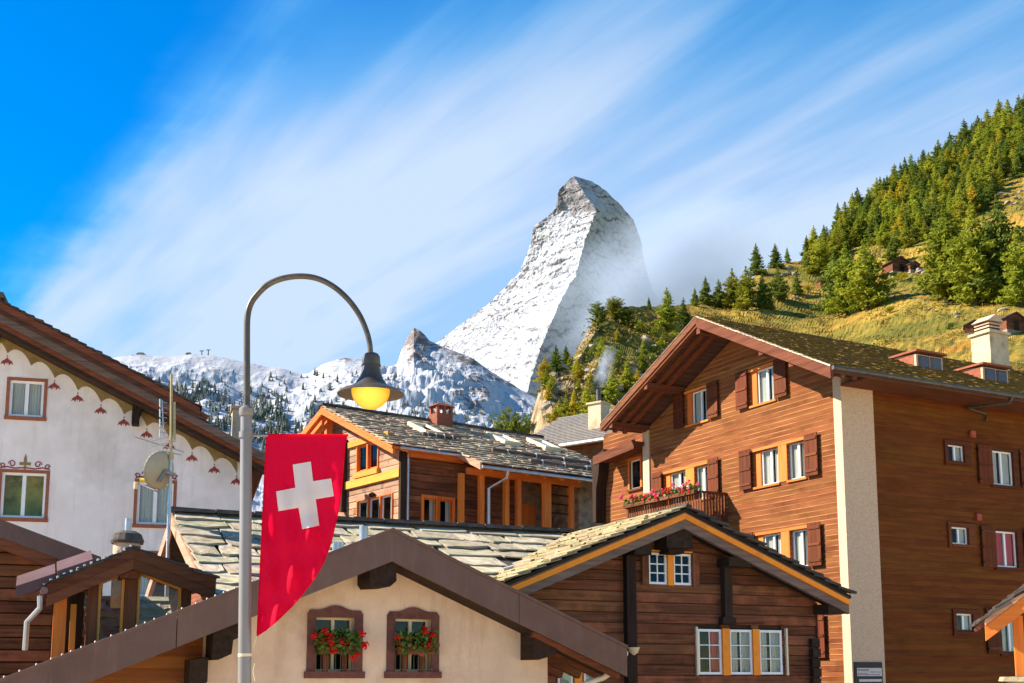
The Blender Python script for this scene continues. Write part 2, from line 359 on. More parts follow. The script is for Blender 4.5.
class Wall:
    def __init__(s, h, k, c): s.h = h; s.k = k; s.c = c
    def w(s, a, d, z): return (a, s.c - d, z) if s.k == 'f' else (s.c - d, a, z)
    def px(s, px, py, d=0.0): return s.h.fy(px, py, s.c - d) if s.k == 'f' else s.h.fx(px, py, s.c - d)
    def box(s, mb, a0, a1, d0, d1, z0, z1):
        p = [(a0, d0, z0), (a1, d0, z0), (a1, d1, z0), (a0, d1, z0), (a0, d0, z1), (a1, d0, z1), (a1, d1, z1), (a0, d1, z1)]
        return mb.hexa([s.w(*q) for q in p])
    def prism(s, mb, poly, d0, d1):
        return mb.loops([s.w(a, d0, z) for a, z in poly], [s.w(a, d1, z) for a, z in poly])
    def ax(s): return 'x' if s.k == 'f' else 'y'


def wall_core(W, poly, ops, d, m, depth=.35, name='wall'):
    """the wall sheet with real openings and their reveals"""
    aa = sorted({p[0] for p in poly} | {o[0] for o in ops} | {o[1] for o in ops}); zz = sorted({p[1] for p in poly} | {o[2] for o in ops} | {o[3] for o in ops})
    mb = MB()
    for i in range(len(aa) - 1):
        for j in range(len(zz) - 1):
            ca = (aa[i] + aa[i + 1]) / 2; cz = (zz[j] + zz[j + 1]) / 2
            if any(o[0] < ca < o[1] and o[2] < cz < o[3] for o in ops): continue
            c = list(poly)
            for ax_, val, kp in ((0, aa[i], 1), (0, aa[i + 1], -1), (1, zz[j], 1), (1, zz[j + 1], -1)):
                c = clip(c, ax_, val, kp)
                if len(c) < 3: break
            if len(c) >= 3: mb.add([W.w(a, d, z) for a, z in c], [tuple(range(len(c)))])
    for a0, a1, z0, z1 in ops:
        for q in (((a0, z0), (a0, z1)), ((a0, z1), (a1, z1)), ((a1, z1), (a1, z0)), ((a1, z0), (a0, z0))):
            mb.add([W.w(q[0][0], d, q[0][1]), W.w(q[1][0], d, q[1][1]), W.w(q[1][0], d - depth, q[1][1]), W.w(q[0][0], d - depth, q[0][1])], [(0, 1, 2, 3)])
    return W.h.part(name, mb, m)


def planks(W, poly, ops, row, mats, parent, d0=0.0, lap=.02, th=.03, name='plank', gap=.012, zstart=None, cuts=(), jit=.0, roundlog=False):
    z = min(p[1] for p in poly) if zstart is None else zstart; zmax = max(p[1] for p in poly); rnd = random.Random(int(abs(W.c * 100) + zmax * 31))
    while z < zmax - .02:
        z1 = min(z + row, zmax); c = clip(clip(list(poly), 1, z, 1), 1, z1 - gap, -1)
        pieces = [c]
        for o in ops:
            ov = min(z1, o[3]) - max(z, o[2])
            if ov > .45 * (z1 - z):
                nxt = []
                for q in pieces: nxt += [clip(q, 0, o[0], -1), clip(q, 0, o[1], 1)]
                pieces = nxt
        for ct in cuts:
            nxt = []
            for q in pieces: nxt += [clip(q, 0, ct - .004, -1), clip(q, 0, ct + .004, 1)]
            pieces = nxt
        for q in pieces:
            if len(q) < 3 or max(p[0] for p in q) - min(p[0] for p in q) < .05: continue
            mb = MB(); e = rnd.uniform(-jit, jit)
            back = [W.w(a, d0, zz) for a, zz in q]
            if roundlog:
                zc = (z + z1) / 2; hh = (z1 - z) / 2
                mid = [W.w(a, d0 + th + e, zc + (zz - zc) * .86) for a, zz in q]; mb.loops(back, [W.w(a, d0 + th * .72 + e, zz) for a, zz in q]); mb.loops([W.w(a, d0 + th * .71 + e, zz) for a, zz in q], mid)
            else:
                front = [W.w(a, d0 + th + e + lap * (1 - (zz - z) / (z1 - z)), zz) for a, zz in q]; mb.loops(back, front)
            W.h.part(name, mb, rnd.choice(mats) if isinstance(mats, (list, tuple)) else mats, parent)
        z = z1


def curtain_mesh(W, a0, a1, z0, z1, d, amp=.02, waves=None):
    mb = MB(); n = max(8, int((a1 - a0) / .035)); waves = waves or (a1 - a0) / .11
    for i in range(n + 1):
        t = i / n; a = a0 + (a1 - a0) * t; dd = d + amp * math.sin(t * waves * 2 * math.pi)
        mb.v += [W.w(a, dd, z0), W.w(a, dd, z1)]
    mb.f += [(2 * i, 2 * i + 2, 2 * i + 3, 2 * i + 1) for i in range(n)]
    return mb


def window(W, a0, a1, z0, z1, leaves=2, cols=1, rows=1, fm='frame_white', fw=.05, rec=.09, curtain='sides', cm='curtain', glass='glass', casing=None, sill=None, bar=.022, room=.7, room_m='room_dark'):
    """opening rectangle -> frame mesh with panes, bars, curtains, casing and sill under it"""
    h = W.h; mb = MB()
    def bx(m, b0, b1, d0, d1, y0, y1): W.box(m, b0, b1, d0, d1, y0, y1)
    t = .05
    bx(mb, a0, a1, -rec - t, -rec, z0, z0 + fw); bx(mb, a0, a1, -rec - t, -rec, z1 - fw, z1)
    lw = (a1 - a0) / leaves; cells = []
    for i in range(leaves + 1):
        ww = fw if i in (0, leaves) else fw * 1.5
        c = a0 + lw * i; b0 = c - ww / 2 if 0 < i < leaves else (a0 if i == 0 else a1 - ww)
        bx(mb, b0, b0 + ww, -rec - t + .003, -rec + (.008 if 0 < i < leaves else -.003), z0 + fw, z1 - fw)
    fr = h.part('window', mb, fm)
    for i in range(leaves):
        l0 = a0 + lw * i + (fw if i == 0 else fw * .75); l1 = a0 + lw * (i + 1) - (fw if i == leaves - 1 else fw * .75)
        y0 = z0 + fw; y1 = z1 - fw
        for c in range(cols):
            for r in range(rows):
                p0 = l0 + (l1 - l0) * c / cols; p1 = l0 + (l1 - l0) * (c + 1) / cols; q0 = y0 + (y1 - y0) * r / rows; q1 = y0 + (y1 - y0) * (r + 1) / rows
                m = MB(); m.add([W.w(p0, -rec - .03, q0), W.w(p1, -rec - .03, q0), W.w(p1, -rec - .03, q1), W.w(p0, -rec - .03, q1)], [(0, 1, 2, 3)]); h.part('pane', m, glass, fr)
        if cols > 1 or rows > 1:
            m = MB()
            for c in range(1, cols): x = l0 + (l1 - l0) * c / cols; bx(m, x - bar / 2, x + bar / 2, -rec - .035, -rec - .012, y0, y1)
            for r in range(1, rows): z = y0 + (y1 - y0) * r / rows; bx(m, l0, l1, -rec - .034, -rec - .011, z - bar / 2, z + bar / 2)
            h.part('glazing_bar', m, fm, fr)
    m = MB(); e = room        # the dark room behind
    q = [W.w(a0, -rec - t, z0), W.w(a1, -rec - t, z0), W.w(a1, -rec - t, z1), W.w(a0, -rec - t, z1), W.w(a0, -e, z0), W.w(a1, -e, z0), W.w(a1, -e, z1), W.w(a0, -e, z1)]
    m.add(q, [(4, 5, 6, 7), (0, 1, 5, 4), (1, 2, 6, 5), (2, 3, 7, 6), (3, 0, 4, 7)]); h.part('room_interior', m, room_m, fr)
    if curtain:
        d = -rec - .09
        if curtain == 'full': spans = [(a0 + .02, a1 - .02)]
        elif curtain == 'sides': spans = [(a0 + .02, a0 + (a1 - a0) * .42), (a1 - (a1 - a0) * .42, a1 - .02)]
        elif curtain == 'left': spans = [(a0 + .02, a0 + (a1 - a0) * .4)]
        elif curtain == 'right': spans = [(a1 - (a1 - a0) * .4, a1 - .02)]
        for b0, b1 in spans: h.part('curtain', curtain_mesh(W, b0, b1, z0 + .02, z1 - .02, d), cm, fr, smooth=True)
    if casing:
        cmat, cw, pr = casing; m = MB()
        bx(m, a0 - cw, a0, -.02, pr, z0 - cw, z1 + cw); bx(m, a1, a1 + cw, -.02, pr, z0 - cw, z1 + cw)
        bx(m, a0, a1, -.02, pr - .003, z1, z1 + cw); bx(m, a0, a1, -.02, pr - .003, z0 - cw, z0); h.part('casing', m, cmat, fr)
    if sill:
        sm, ext, pr, hh = sill; m = MB(); bx(m, a0 - ext, a1 + ext, -.05, pr, z0 - hh, z0); h.part('sill', m, sm, fr)
    return fr


def shutter(W, a0, a1, z0, z1, m='wood_red', d=.07, n=3):
    h = W.h; mb = MB(); w = (a1 - a0) / n
    for i in range(n): W.box(mb, a0 + w * i + .004, a0 + w * (i + 1) - .004, d, d + .032, z0, z1)
    s = h.part('shutter', mb, m + '_z')
    for f in (.12, .5, .88):
        b = MB(); zc = z0 + (z1 - z0) * f; W.box(b, a0 + .03, a1 - .03, d + .032, d + .056, zc - .04, zc + .04); h.part('batten', b, m + '_' + W.ax(), s)
    for f in (.12, .88): hb = MB(); zc = z0 + (z1 - z0) * f; W.box(hb, a0 - .0, a0 + .03, 0, d + .02, zc - .02, zc + .02); h.part('hinge', hb, 'black', s)
    return s


# slates: a small pool of uneven stone plates, each laid as its own object
def plate_pool(n, seed, rough=1.0):
    rnd = random.Random(seed); out = []
    for i in range(n):
        def j(s): return rnd.uniform(-s, s) * rough
        pts = [(-.5 + j(.03), j(.10)), (-.22 + j(.08), -.03 + j(.07)), (.15 + j(.08), j(.08)), (.5 + j(.03), j(.10)), (.5 + j(.04), 1), (-.5 + j(.04), 1)]
        if rnd.random() < .4 * rough: pts[0] = (-.5 + .12 * rnd.random(), .05)
        lo = [(x, y, 0) for x, y in pts]; hi = [(x * .985, y + (.01 if y < .5 else 0), 1 + j(.25)) for x, y in pts]
        mb = MB().loops(lo, hi); me = mb.mesh('slate'); out.append(me)
    return out


POOLS = {}


def slates(h, parent, O, eu, ev, LU, LV, w, hh, th, m, keep=None, seed=1, rough=1.0, limit=300, wj=.25, pool=8, name='slate', lap=1.6, lift=.0):
    key = (m, rough)
    if key not in POOLS:
        POOLS[key] = plate_pool(pool, 11 + len(POOLS), rough)
        for me in POOLS[key]: me.materials.append(MATS[m])
    rnd = random.Random(seed); O = Vector(O); eu = Vector(eu).normalized(); ev = Vector(ev).normalized(); n = eu.cross(ev)
    if n.z < 0: n = -n
    cnt = 0; v = 0.0; row = 0
    while v < LV - .02:
        u = -rnd.random() * w * .5
        while u < LU:
            ww = w * rnd.uniform(1 - wj, 1 + wj); uc = u + ww / 2; u += ww
            if u - ww < -.15: ww += u - ww; uc = ww / 2; 
            if u > LU + .05: ww -= u - LU; uc = LU - ww / 2
            if ww < w * .25: continue
            if keep and not keep(uc, v + hh / 2): continue
            if cnt >= limit: return cnt
            L_ = hh * lap * rnd.uniform(.95, 1.05)
            if v + L_ > LV + .06: L_ = LV + .06 - v
            t = th * rnd.uniform(.8, 1.25); slope = th * 1.15 / (hh * 1.0)
            c = O + eu * uc + ev * (v - .02 + rnd.uniform(-.02, .02)) + n * (lift + th * 1.2 + rnd.uniform(0, .012))
            yv = (ev - n * slope).normalized(); xv = eu + n * rnd.uniform(-.02, .02); xv.normalize(); zv = xv.cross(yv)
            if zv.z < 0: xv = -xv; zv = xv.cross(yv)
            M = Matrix((xv * (ww * .985), yv * L_, zv * t)).transposed().to_4x4(); M.translation = c - Vector((0, 0, h.zb))
            o = link_mesh(name, rnd.choice(POOLS[key]), None, parent); o.matrix_local = M; cnt += 1
        v += hh; row += 1
    return cnt


def slab(p4, th):
    """roof slab from four corners (counted round), thickness hung below"""
    a, b, c, d = [Vector(p) for p in p4]; n = (b - a).cross(d - a).normalized()
    if n.z < 0: n = -n
    return MB().loops([q - n * th for q in (a, b, c, d)], [a, b, c, d])


def rake(W, p, q, t0, t1, d0, d1):
    """board following a rake from p to q (a,z), between t0 and t1 below the line"""
    mb = MB(); W.prism(mb, [(p[0], p[1] - t0), (q[0], q[1] - t0), (q[0], q[1] - t1), (p[0], p[1] - t1)], d0, d1); return mb


# ================================================================== the setting
def ss(a, b, x):
    t = max(0, min(1, (x - a) / (b - a))); return t * t * (3 - 2 * t)


def interp(pts, x): return float(np.interp(x, [p[0] for p in pts], [p[1] for p in pts]))


def ground():
    mb = MB(); rings = [0, 3, 6, 9, 12, 13, 14, 15, 16, 17, 18, 19, 20, 22, 26, 34, 50, 80, 140, 300, 700, 1600, 4000, 9000, 16000]; n = 96
    for r in rings:
        for k in range(n):
            t = 2 * math.pi * k / n; x = r * math.sin(t); y = r * math.cos(t); z = -4 * ss(13.5, 18.5, y) - (.3 if r > 400 else 0)
            mb.v.append((x, y, z))
    for i in range(len(rings) - 1):
        for k in range(n): mb.f.append((i * n + k, i * n + (k + 1) % n, (i + 1) * n + (k + 1) % n, (i + 1) * n + k))
    o = mb.obj('ground', 'village_ground', recalc=False); tag(o, kind='structure')


def attr_mat(name, build):
    m = bpy.data.materials.new(name); m.use_nodes = True; N = m.node_tree.nodes; L = m.node_tree.links; build(N, L, N['Principled BSDF']); MATS[name] = m


def nz_(N, L, co, scale, det=8, rough=.6, map3=None):
    n = N.new('ShaderNodeTexNoise'); n.inputs['Scale'].default_value = scale; n.inputs['Detail'].default_value = det; n.inputs['Roughness'].default_value = rough
    if map3:
        mp = N.new('ShaderNodeMapping'); mp.inputs['Scale'].default_value = map3; L.new(co, mp.inputs[0]); co = mp.outputs[0]
    L.new(co, n.inputs['Vector']); return n.outputs[0]


def mp_(N, L, x, a, b):
    n = N.new('ShaderNodeMapRange'); n.inputs['From Min'].default_value = a; n.inputs['From Max'].default_value = b; L.new(x, n.inputs[0]); return n.outputs[0]


def mix_(N, L, f, a, b):
    n = N.new('ShaderNodeMix'); n.data_type = 'RGBA'; L.new(f, n.inputs[0])
    for x, i in ((a, 6), (b, 7)):
        if isinstance(x, tuple): n.inputs[i].default_value = x
        else: L.new(x, n.inputs[i])
    return n.outputs[2]


def mt_(N, L, op, a, b):
    n = N.new('ShaderNodeMath'); n.operation = op
    for x, i in ((a, 0), (b, 1)):
        if isinstance(x, (int, float)): n.inputs[i].default_value = x
        else: L.new(x, n.inputs[i])
    return n.outputs[0]


def snow_build(s1, s2, lo, hi, bumpd, brown):
    def f(N, L, b):
        tc = N.new('ShaderNodeTexCoord'); at_ = N.new('ShaderNodeAttribute'); at_.attribute_name = 'rock'
        a = nz_(N, L, tc.outputs['Object'], s1, 10, .68, (1, 1, 2.2)); c = nz_(N, L, tc.outputs['Object'], s2, 8, .65, (1, 1, 3))
        x = mt_(N, L, 'ADD', mt_(N, L, 'MULTIPLY', a, .45), mt_(N, L, 'MULTIPLY', c, .55)); x = mt_(N, L, 'ADD', x, at_.outputs['Fac'])
        k = mp_(N, L, x, lo, hi)
        rk = mix_(N, L, mp_(N, L, c, .35, .65), brown[0], brown[1])
        col = mix_(N, L, k, (.43, .43, .44, 1), rk); L.new(col, b.inputs['Base Color']); b.inputs['Roughness'].default_value = .8; b.inputs['Specular IOR Level'].default_value = .15
        bp = N.new('ShaderNodeBump'); bp.inputs['Strength'].default_value = .7; bp.inputs['Distance'].default_value = bumpd; L.new(x, bp.inputs['Height']); L.new(bp.outputs[0], b.inputs['Normal'])
    return f


attr_mat('snow_peak', snow_build(.014, .07, .50, .57, 24, (lin(92, 92, 102), lin(132, 126, 130))))
attr_mat('snow_ridge', snow_build(.008, .05, .56, .63, 6, (lin(86, 82, 86), lin(132, 116, 106))))


def grass_build(N, L, b):
    tc = N.new('ShaderNodeTexCoord'); at_ = N.new('ShaderNodeAttribute'); at_.attribute_name = 'rock'
    a = nz_(N, L, tc.outputs['Object'], .035, 8, .62); c = nz_(N, L, tc.outputs['Object'], .35, 7, .65); d = nz_(N, L, tc.outputs['Object'], .11, 8, .7, (1, 1, 1.8))
    g = mix_(N, L, mp_(N, L, a, .40, .60), lin(108, 104, 44), lin(170, 138, 60)); g = mix_(N, L, mp_(N, L, c, .46, .70), g, lin(92, 92, 36))
    g = mix_(N, L, mp_(N, L, nz_(N, L, tc.outputs['Object'], .06, 6), .58, .72), g, lin(176, 112, 48))
    rk = mix_(N, L, mp_(N, L, c, .32, .68), lin(118, 100, 78), lin(190, 166, 130))
    k = mp_(N, L, mt_(N, L, 'ADD', d, at_.outputs['Fac']), .60, .68)
    L.new(mix_(N, L, k, g, rk), b.inputs['Base Color']); b.inputs['Roughness'].default_value = .95; b.inputs['Specular IOR Level'].default_value = .1
    bp = N.new('ShaderNodeBump'); bp.inputs['Strength'].default_value = .8; bp.inputs['Distance'].default_value = 1.2
    L.new(mt_(N, L, 'ADD', c, mt_(N, L, 'MULTIPLY', d, 1.5)), bp.inputs['Height']); L.new(bp.outputs[0], b.inputs['Normal'])


attr_mat('meadow', grass_build)



def radial(name, sky, r0, z0, rc, power, cols, nr, disp, m, rockf, drop=.55, kind='structure', smooth=0):
    """a hillside: for every bearing it climbs from a foot at r0 to its crest and falls away behind"""
    vs = []; rock = []; ncol = len(cols); ts = list(np.linspace(0, 1, nr)) + [1.06, 1.2, 1.5]
    for px in cols:
        r = ray(px, interp(sky, px)); hx = Vector((r.x, r.y, 0)); e = r.z / hx.length; hx.normalize(); es = e; R0 = interp(r0, px); RC = interp(rc, px)
        if smooth:
            es = float(np.mean([(lambda q: q.z / math.hypot(q.x, q.y))(ray(px, interp(sky, px + d_))) for d_ in np.linspace(-smooth, smooth, 15)]))
        for t in ts:
            if t <= 1:
                rr = R0 + (RC - R0) * t; s = t ** power; et = es + (e - es) * t ** 9; z = z0 * (1 - s) + (EYE.z + rr * et) * s
            else:
                rr = R0 + (RC - R0) * t; z = EYE.z + RC * e - (rr - RC) * drop
            p = Vector((hx.x * rr, hx.y * rr, z)); d, k = disp(p, t, px); p += d
            vs.append(p); rock.append(k)
    nt_ = len(ts); fs = [(i * nt_ + j, (i + 1) * nt_ + j, (i + 1) * nt_ + j + 1, i * nt_ + j + 1) for i in range(ncol - 1) for j in range(nt_ - 1)]
    me = bpy.data.meshes.new(name); me.from_pydata(vs, [], fs)
    at_ = me.attributes.new('rock', 'FLOAT', 'POINT'); at_.data.foreach_set('value', rock)
    o = link_mesh(name, me, m); tag(o, kind=kind); return o, vs, fs


def village_build(N, L, b):
    tc = N.new('ShaderNodeTexCoord'); ln = N.new('ShaderNodeVectorMath'); ln.operation = 'LENGTH'; L.new(tc.outputs['Object'], ln.inputs[0])
    n = nz_(N, L, tc.outputs['Object'], 1.0); pv = mix_(N, L, mp_(N, L, n, .3, .7), lin(208, 194, 170), lin(222, 208, 184)); g = mix_(N, L, mp_(N, L, nz_(N, L, tc.outputs['Object'], .02), .35, .65), lin(92, 98, 44), lin(134, 124, 58))
    L.new(mix_(N, L, mp_(N, L, ln.outputs['Value'], 70, 110), pv, g), b.inputs['Base Color']); b.inputs['Roughness'].default_value = .95; b.inputs['Specular IOR Level'].default_value = .1


attr_mat('village_ground', village_build)
ground()


# ---- the near valley side with its meadow, cliff and wood
HILL_SKY = [(470, 640), (495, 560), (512, 480), (524, 446), (531, 415), (538, 388), (548, 368), (562, 358), (574, 350), (585, 334), (597, 318), (612, 311), (640, 308), (690, 305), (730, 293), (760, 273),
            (800, 259), (830, 244), (870, 207), (910, 180), (950, 156), (1000, 127), (1024, 114), (1150, 55), (1400, -30)]
HILL_RC = [(470, 190), (525, 215), (560, 250), (600, 300), (700, 400), (800, 500), (900, 620), (1024, 760), (1400, 1100)]


def hill_disp(p, t, px):
    a = noise.hetero_terrain(p * .012, .8, 2.1, 5, .6) if False else noise.fractal(p * .02, .9, 2.1, 5)
    b = noise.ridged_multi_fractal(Vector((p.x, p.y, p.z * .3)) * .035, .9, 2.2, 5, 1.0, 2.0) - 1.0
    cliff = ss(660, 560, px) * ss(.12, .4, t)
    w = ss(0, .15, t) * (1 if t <= 1 else 1); k = .35 if .93 < t <= 1.0 else 1
    d = Vector((0, 0, (a * 4.2 * k + b * (.8 + 2.6 * cliff) * k) * w))
    d += Vector((noise.noise(p * .06 + Vector((9, 1, 4))), noise.noise(p * .06 + Vector((2, 7, 5))), 0)) * (3.0 * cliff * k)
    q = noise.fractal(p * .015 + Vector((5, 5, 5)), .9, 2, 4)
    rock = -.12 + .36 * cliff + .2 * max(0, q) + .05 * b
    return d, rock


hill, hv, hf = radial('hillside', HILL_SKY, [(470, 150), (525, 130), (600, 95), (1024, 85), (1400, 85)], -4, HILL_RC, .42,
                      list(np.linspace(470, 1030, 330)) + list(np.linspace(1036, 1400, 60)), 150, hill_disp, 'meadow', None)
HBVH = BVHTree.FromPolygons(hv, hf)


def on_hill(px, py):
    d = ray(px, py).normalized(); r = HBVH.ray_cast(EYE, d)
    return r[0]


# ---- the snow ridge at the valley's head
RIDGE_SKY = [(-900, 330), (-300, 350), (0, 372), (80, 364), (115, 357), (140, 354), (165, 355), (190, 354), (215, 356), (243, 361), (270, 368), (300, 373), (310, 372), (322, 364), (345, 357.5), (365, 360), (385, 367), (397, 362),
             (401, 350), (407, 338), (414, 328), (421, 332), (430, 340), (441, 345), (456, 352), (470, 358), (485, 368), (500, 378), (520, 390), (545, 402), (600, 425), (800, 470), (1300, 520)]


def ridge_disp(p, t, px):
    a = noise.fractal(p * .0022, .85, 2.1, 6); b = noise.ridged_multi_fractal(p * .006, .8, 2.2, 5, 1.0, 2.0) - 1.0
    k = .16 if t > .985 else (1 if t < .9 else 1 - .84 * (t - .9) / .085); w = ss(0, .2, t)
    d = Vector((0, 0, (a * 55 + b * 20) * k * w)); crag = math.exp(-((px - 414) / 16) ** 2) * ss(.8, .97, t)
    d.z += b * 14 * math.exp(-((px - 420) / 30) ** 2) * ss(.5, .8, t) * (.25 + .75 * k)
    d.z += noise.fractal(p * .011, .8, 2.1, 4) * 11 * math.exp(-((px - 418) / 20) ** 2) * ss(.75, .95, t)
    rock = -.05 + .05 * b + .06 * math.exp(-((px - 440) / 45) ** 2) * ss(.6, .85, t) + .12 * crag + .07 * ss(.9, .99, t) * ss(395, 340, px) * max(0, noise.noise(p * .004) + .15) + .16 * ss(425, 470, px) * ss(.55, .9, t) * max(0, b)
    rock += .045 * math.exp(-((px - 345) / 22) ** 2) * ss(.85, .98, t) + .035 * ss(.88, .97, t)
    return d, rock


radial('snow_ridge', RIDGE_SKY, [(-900, 1500), (1300, 1500)], -4.3, [(-900, 3600), (200, 3500), (414, 3400), (600, 3300), (1300, 3200)], .75, list(np.linspace(-900, 60, 40)) + list(np.linspace(64, 620, 460)) + list(np.linspace(630, 1300, 30)), 130,
       ridge_disp, 'snow_ridge', None, smooth=45)


# ---- the great pyramid peak
def peak():
    Lp = [(571.5, 177.5), (559, 190), (556.5, 209), (549, 216), (534, 226), (529.5, 250), (520, 274), (488, 305), (462, 323), (445, 337), (400, 366), (330, 410)]
    Rg = [(573.5, 176), (584, 192), (597, 212), (592, 224), (586, 238), (580, 258), (576, 276), (562, 295), (551, 322), (541, 346), (531, 376), (520, 420)]
    Rp = [(576, 176.5), (592, 181.5), (606, 191), (620, 204), (632, 220), (639, 239), (644, 262), (652, 290), (672, 320), (722, 350), (762, 400), (810, 450)]
    dl = [8200, 8260, 8300, 8330, 8380, 8420, 8480, 8580, 8660, 8700, 8760, 8800]
    dg = [8190, 8120, 8020, 7980, 7920, 7840, 7760, 7640, 7500, 7380, 7220, 7000]
    dr = [8210, 8320, 8430, 8540, 8660, 8760, 8860, 8960, 9060, 9150, 9250, 9350]
    db = [8230, 8400, 8600, 8750, 8900, 9100, 9300, 9600, 9900, 10200, 10500, 10800]
    K = len(Lp)
    lines = [[at(*Lp[i], dl[i]) for i in range(K)], [at(*Rg[i], dg[i]) for i in range(K)], [at(*Rp[i], dr[i]) for i in range(K)]]
    back = []
    for i in range(K):
        m = (lines[0][i] + lines[2][i]) / 2; m.y = db[i]; back.append(m)
    lines.append(back); lines.append(lines[0])
    NR = 300; NC = [140, 120, 20, 20]; us = np.linspace(0, K - 1, NR)
    def P(line, u):
        i = min(int(u), K - 2); return line[i].lerp(line[i + 1], u - i)
    vs = []; rock = []; ncols = sum(NC)
    for u in us:
        for c in range(4):
            for j in range(NC[c]):
                t = j / NC[c]; p = P(lines[c], u).lerp(P(lines[c + 1], u), t)
                edge = min(1, min(t, 1 - t) * 6 + .7)
                # a face is hollow between its ridges
                a = noise.fractal(p * .0016, .8, 2.1, 6); b = noise.ridged_multi_fractal(Vector((p.x + .5 * p.z, p.y, p.z * 1.6)) * .0075, .75, 2.2, 6, 1.0, 2.0) - 1.0
                g = noise.noise(Vector((p.x * .003 + p.z * .004, p.z * .011, 3)))
                s = min(1, u / 2.5 + .22)
                q = p + Vector((a * 20 * edge + b * 5 * edge, (a * 40 + b * 15 + math.sin(t * math.pi) * 40 * s) * (edge if c < 2 else .3) , (b * 8 + g * 12) * (.35 + .65 * edge))) * s
                ph = (p.z + (.42 if c == 0 else -.5) * p.x + 46 * noise.noise(p * .006) + 20 * noise.noise(p * .02)) / 62; sw = ph - math.floor(ph); band = max(0, min(1, .5 + 2.2 * noise.noise(p * .0035 + Vector((3, 1, math.floor(ph) * .7)))))
                if c < 2: q = q + Vector((-9 if c == 0 else 9, -16, 0)) * ((sw if sw > .3 else (1 - sw / .3)) - .5) * band * s
                strata = noise.noise(Vector((p.x * .002, 0, (p.z + .28 * p.x) * .022)))
                k = .0 + .03 * b + .05 * strata - .02 + (.10 * band * (1 if sw < .3 else 0) if c < 2 else 0)
                if c == 0: k += .085 * ss(2.45, 2.0, u + (noise.noise(p * .012)) * .5) * ss(.95, .7, t * .6 + .3 * noise.noise(p * .02)) + .05 * ss(.25, .0, t) - .03 * ss(2.3, 2.7, u)
                if c == 1: k += .005
                vs.append(q); rock.append(k)
    fs = []
    for i in range(NR - 1):
        for j in range(ncols): fs.append((i * ncols + j, (i + 1) * ncols + j, (i + 1) * ncols + (j + 1) % ncols, i * ncols + (j + 1) % ncols))
    fs.append(tuple(range(ncols)))
    me = bpy.data.meshes.new('mountain_peak'); me.from_pydata(vs, [], fs); at_ = me.attributes.new('rock', 'FLOAT', 'POINT'); at_.data.foreach_set('value', rock)
    o = link_mesh('mountain_peak', me, 'snow_peak'); tag(o, kind='structure')


peak()


# ---- the cloud that drifts across the peak's shaded flank
def cloud_volume(name, centre, size, density, nscale, seed, anis=.3, lo=.42, hi=.62, tilt=0, soft=.55, label=None):
    bpy_me = bpy.data.meshes.new(name); bm = bmesh.new(); bmesh.ops.create_icosphere(bm, subdivisions=3, radius=1); bm.to_mesh(bpy_me); bm.free()
    m = bpy.data.materials.new(name); m.use_nodes = True; N = m.node_tree.nodes; L = m.node_tree.links; N.remove(N['Principled BSDF'])
    v = N.new('ShaderNodeVolumePrincipled'); v.inputs['Color'].default_value = (.60, .67, .78, 1); v.inputs['Anisotropy'].default_value = anis * .3
    tc = N.new('ShaderNodeTexCoord'); ln = N.new('ShaderNodeVectorMath'); ln.operation = 'LENGTH'; L.new(tc.outputs['Object'], ln.inputs[0])
    fall = N.new('ShaderNodeMapRange'); fall.interpolation_type = 'SMOOTHSTEP'; fall.inputs['From Min'].default_value = 1; fall.inputs['From Max'].default_value = soft; L.new(ln.outputs['Value'], fall.inputs[0])
    mp = N.new('ShaderNodeMapping'); mp.inputs['Location'].default_value = (seed, seed * 2, 0); mp.inputs['Scale'].default_value = nscale; L.new(tc.outputs['Object'], mp.inputs[0])
    n = N.new('ShaderNodeTexNoise'); n.inputs['Scale'].default_value = 1; n.inputs['Detail'].default_value = 4; L.new(mp.outputs[0], n.inputs['Vector'])
    k = mp_(N, L, n.outputs[0], lo, hi); d = mt_(N, L, 'MULTIPLY', k, fall.outputs[0]); d = mt_(N, L, 'MULTIPLY', d, density); L.new(d, v.inputs['Density'])
    L.new(v.outputs[0], N['Material Output'].inputs['Volume'])
    bpy_me.materials.append(m); o = bpy.data.objects.new(name, bpy_me); COL.objects.link(o); o.location = centre; o.scale = size; o.rotation_euler = (0, tilt, 0)
    tag(o, label, None, kind='stuff'); return o


cloud_volume('cloud', at(664, 280, 7000), (960, 420, 540), .0095, (3.2, 1.6, 3.2), 4.0, tilt=R(-30), lo=.2, hi=.75, soft=0.0, label='pale cloud drifting across the shaded flank of the peak')


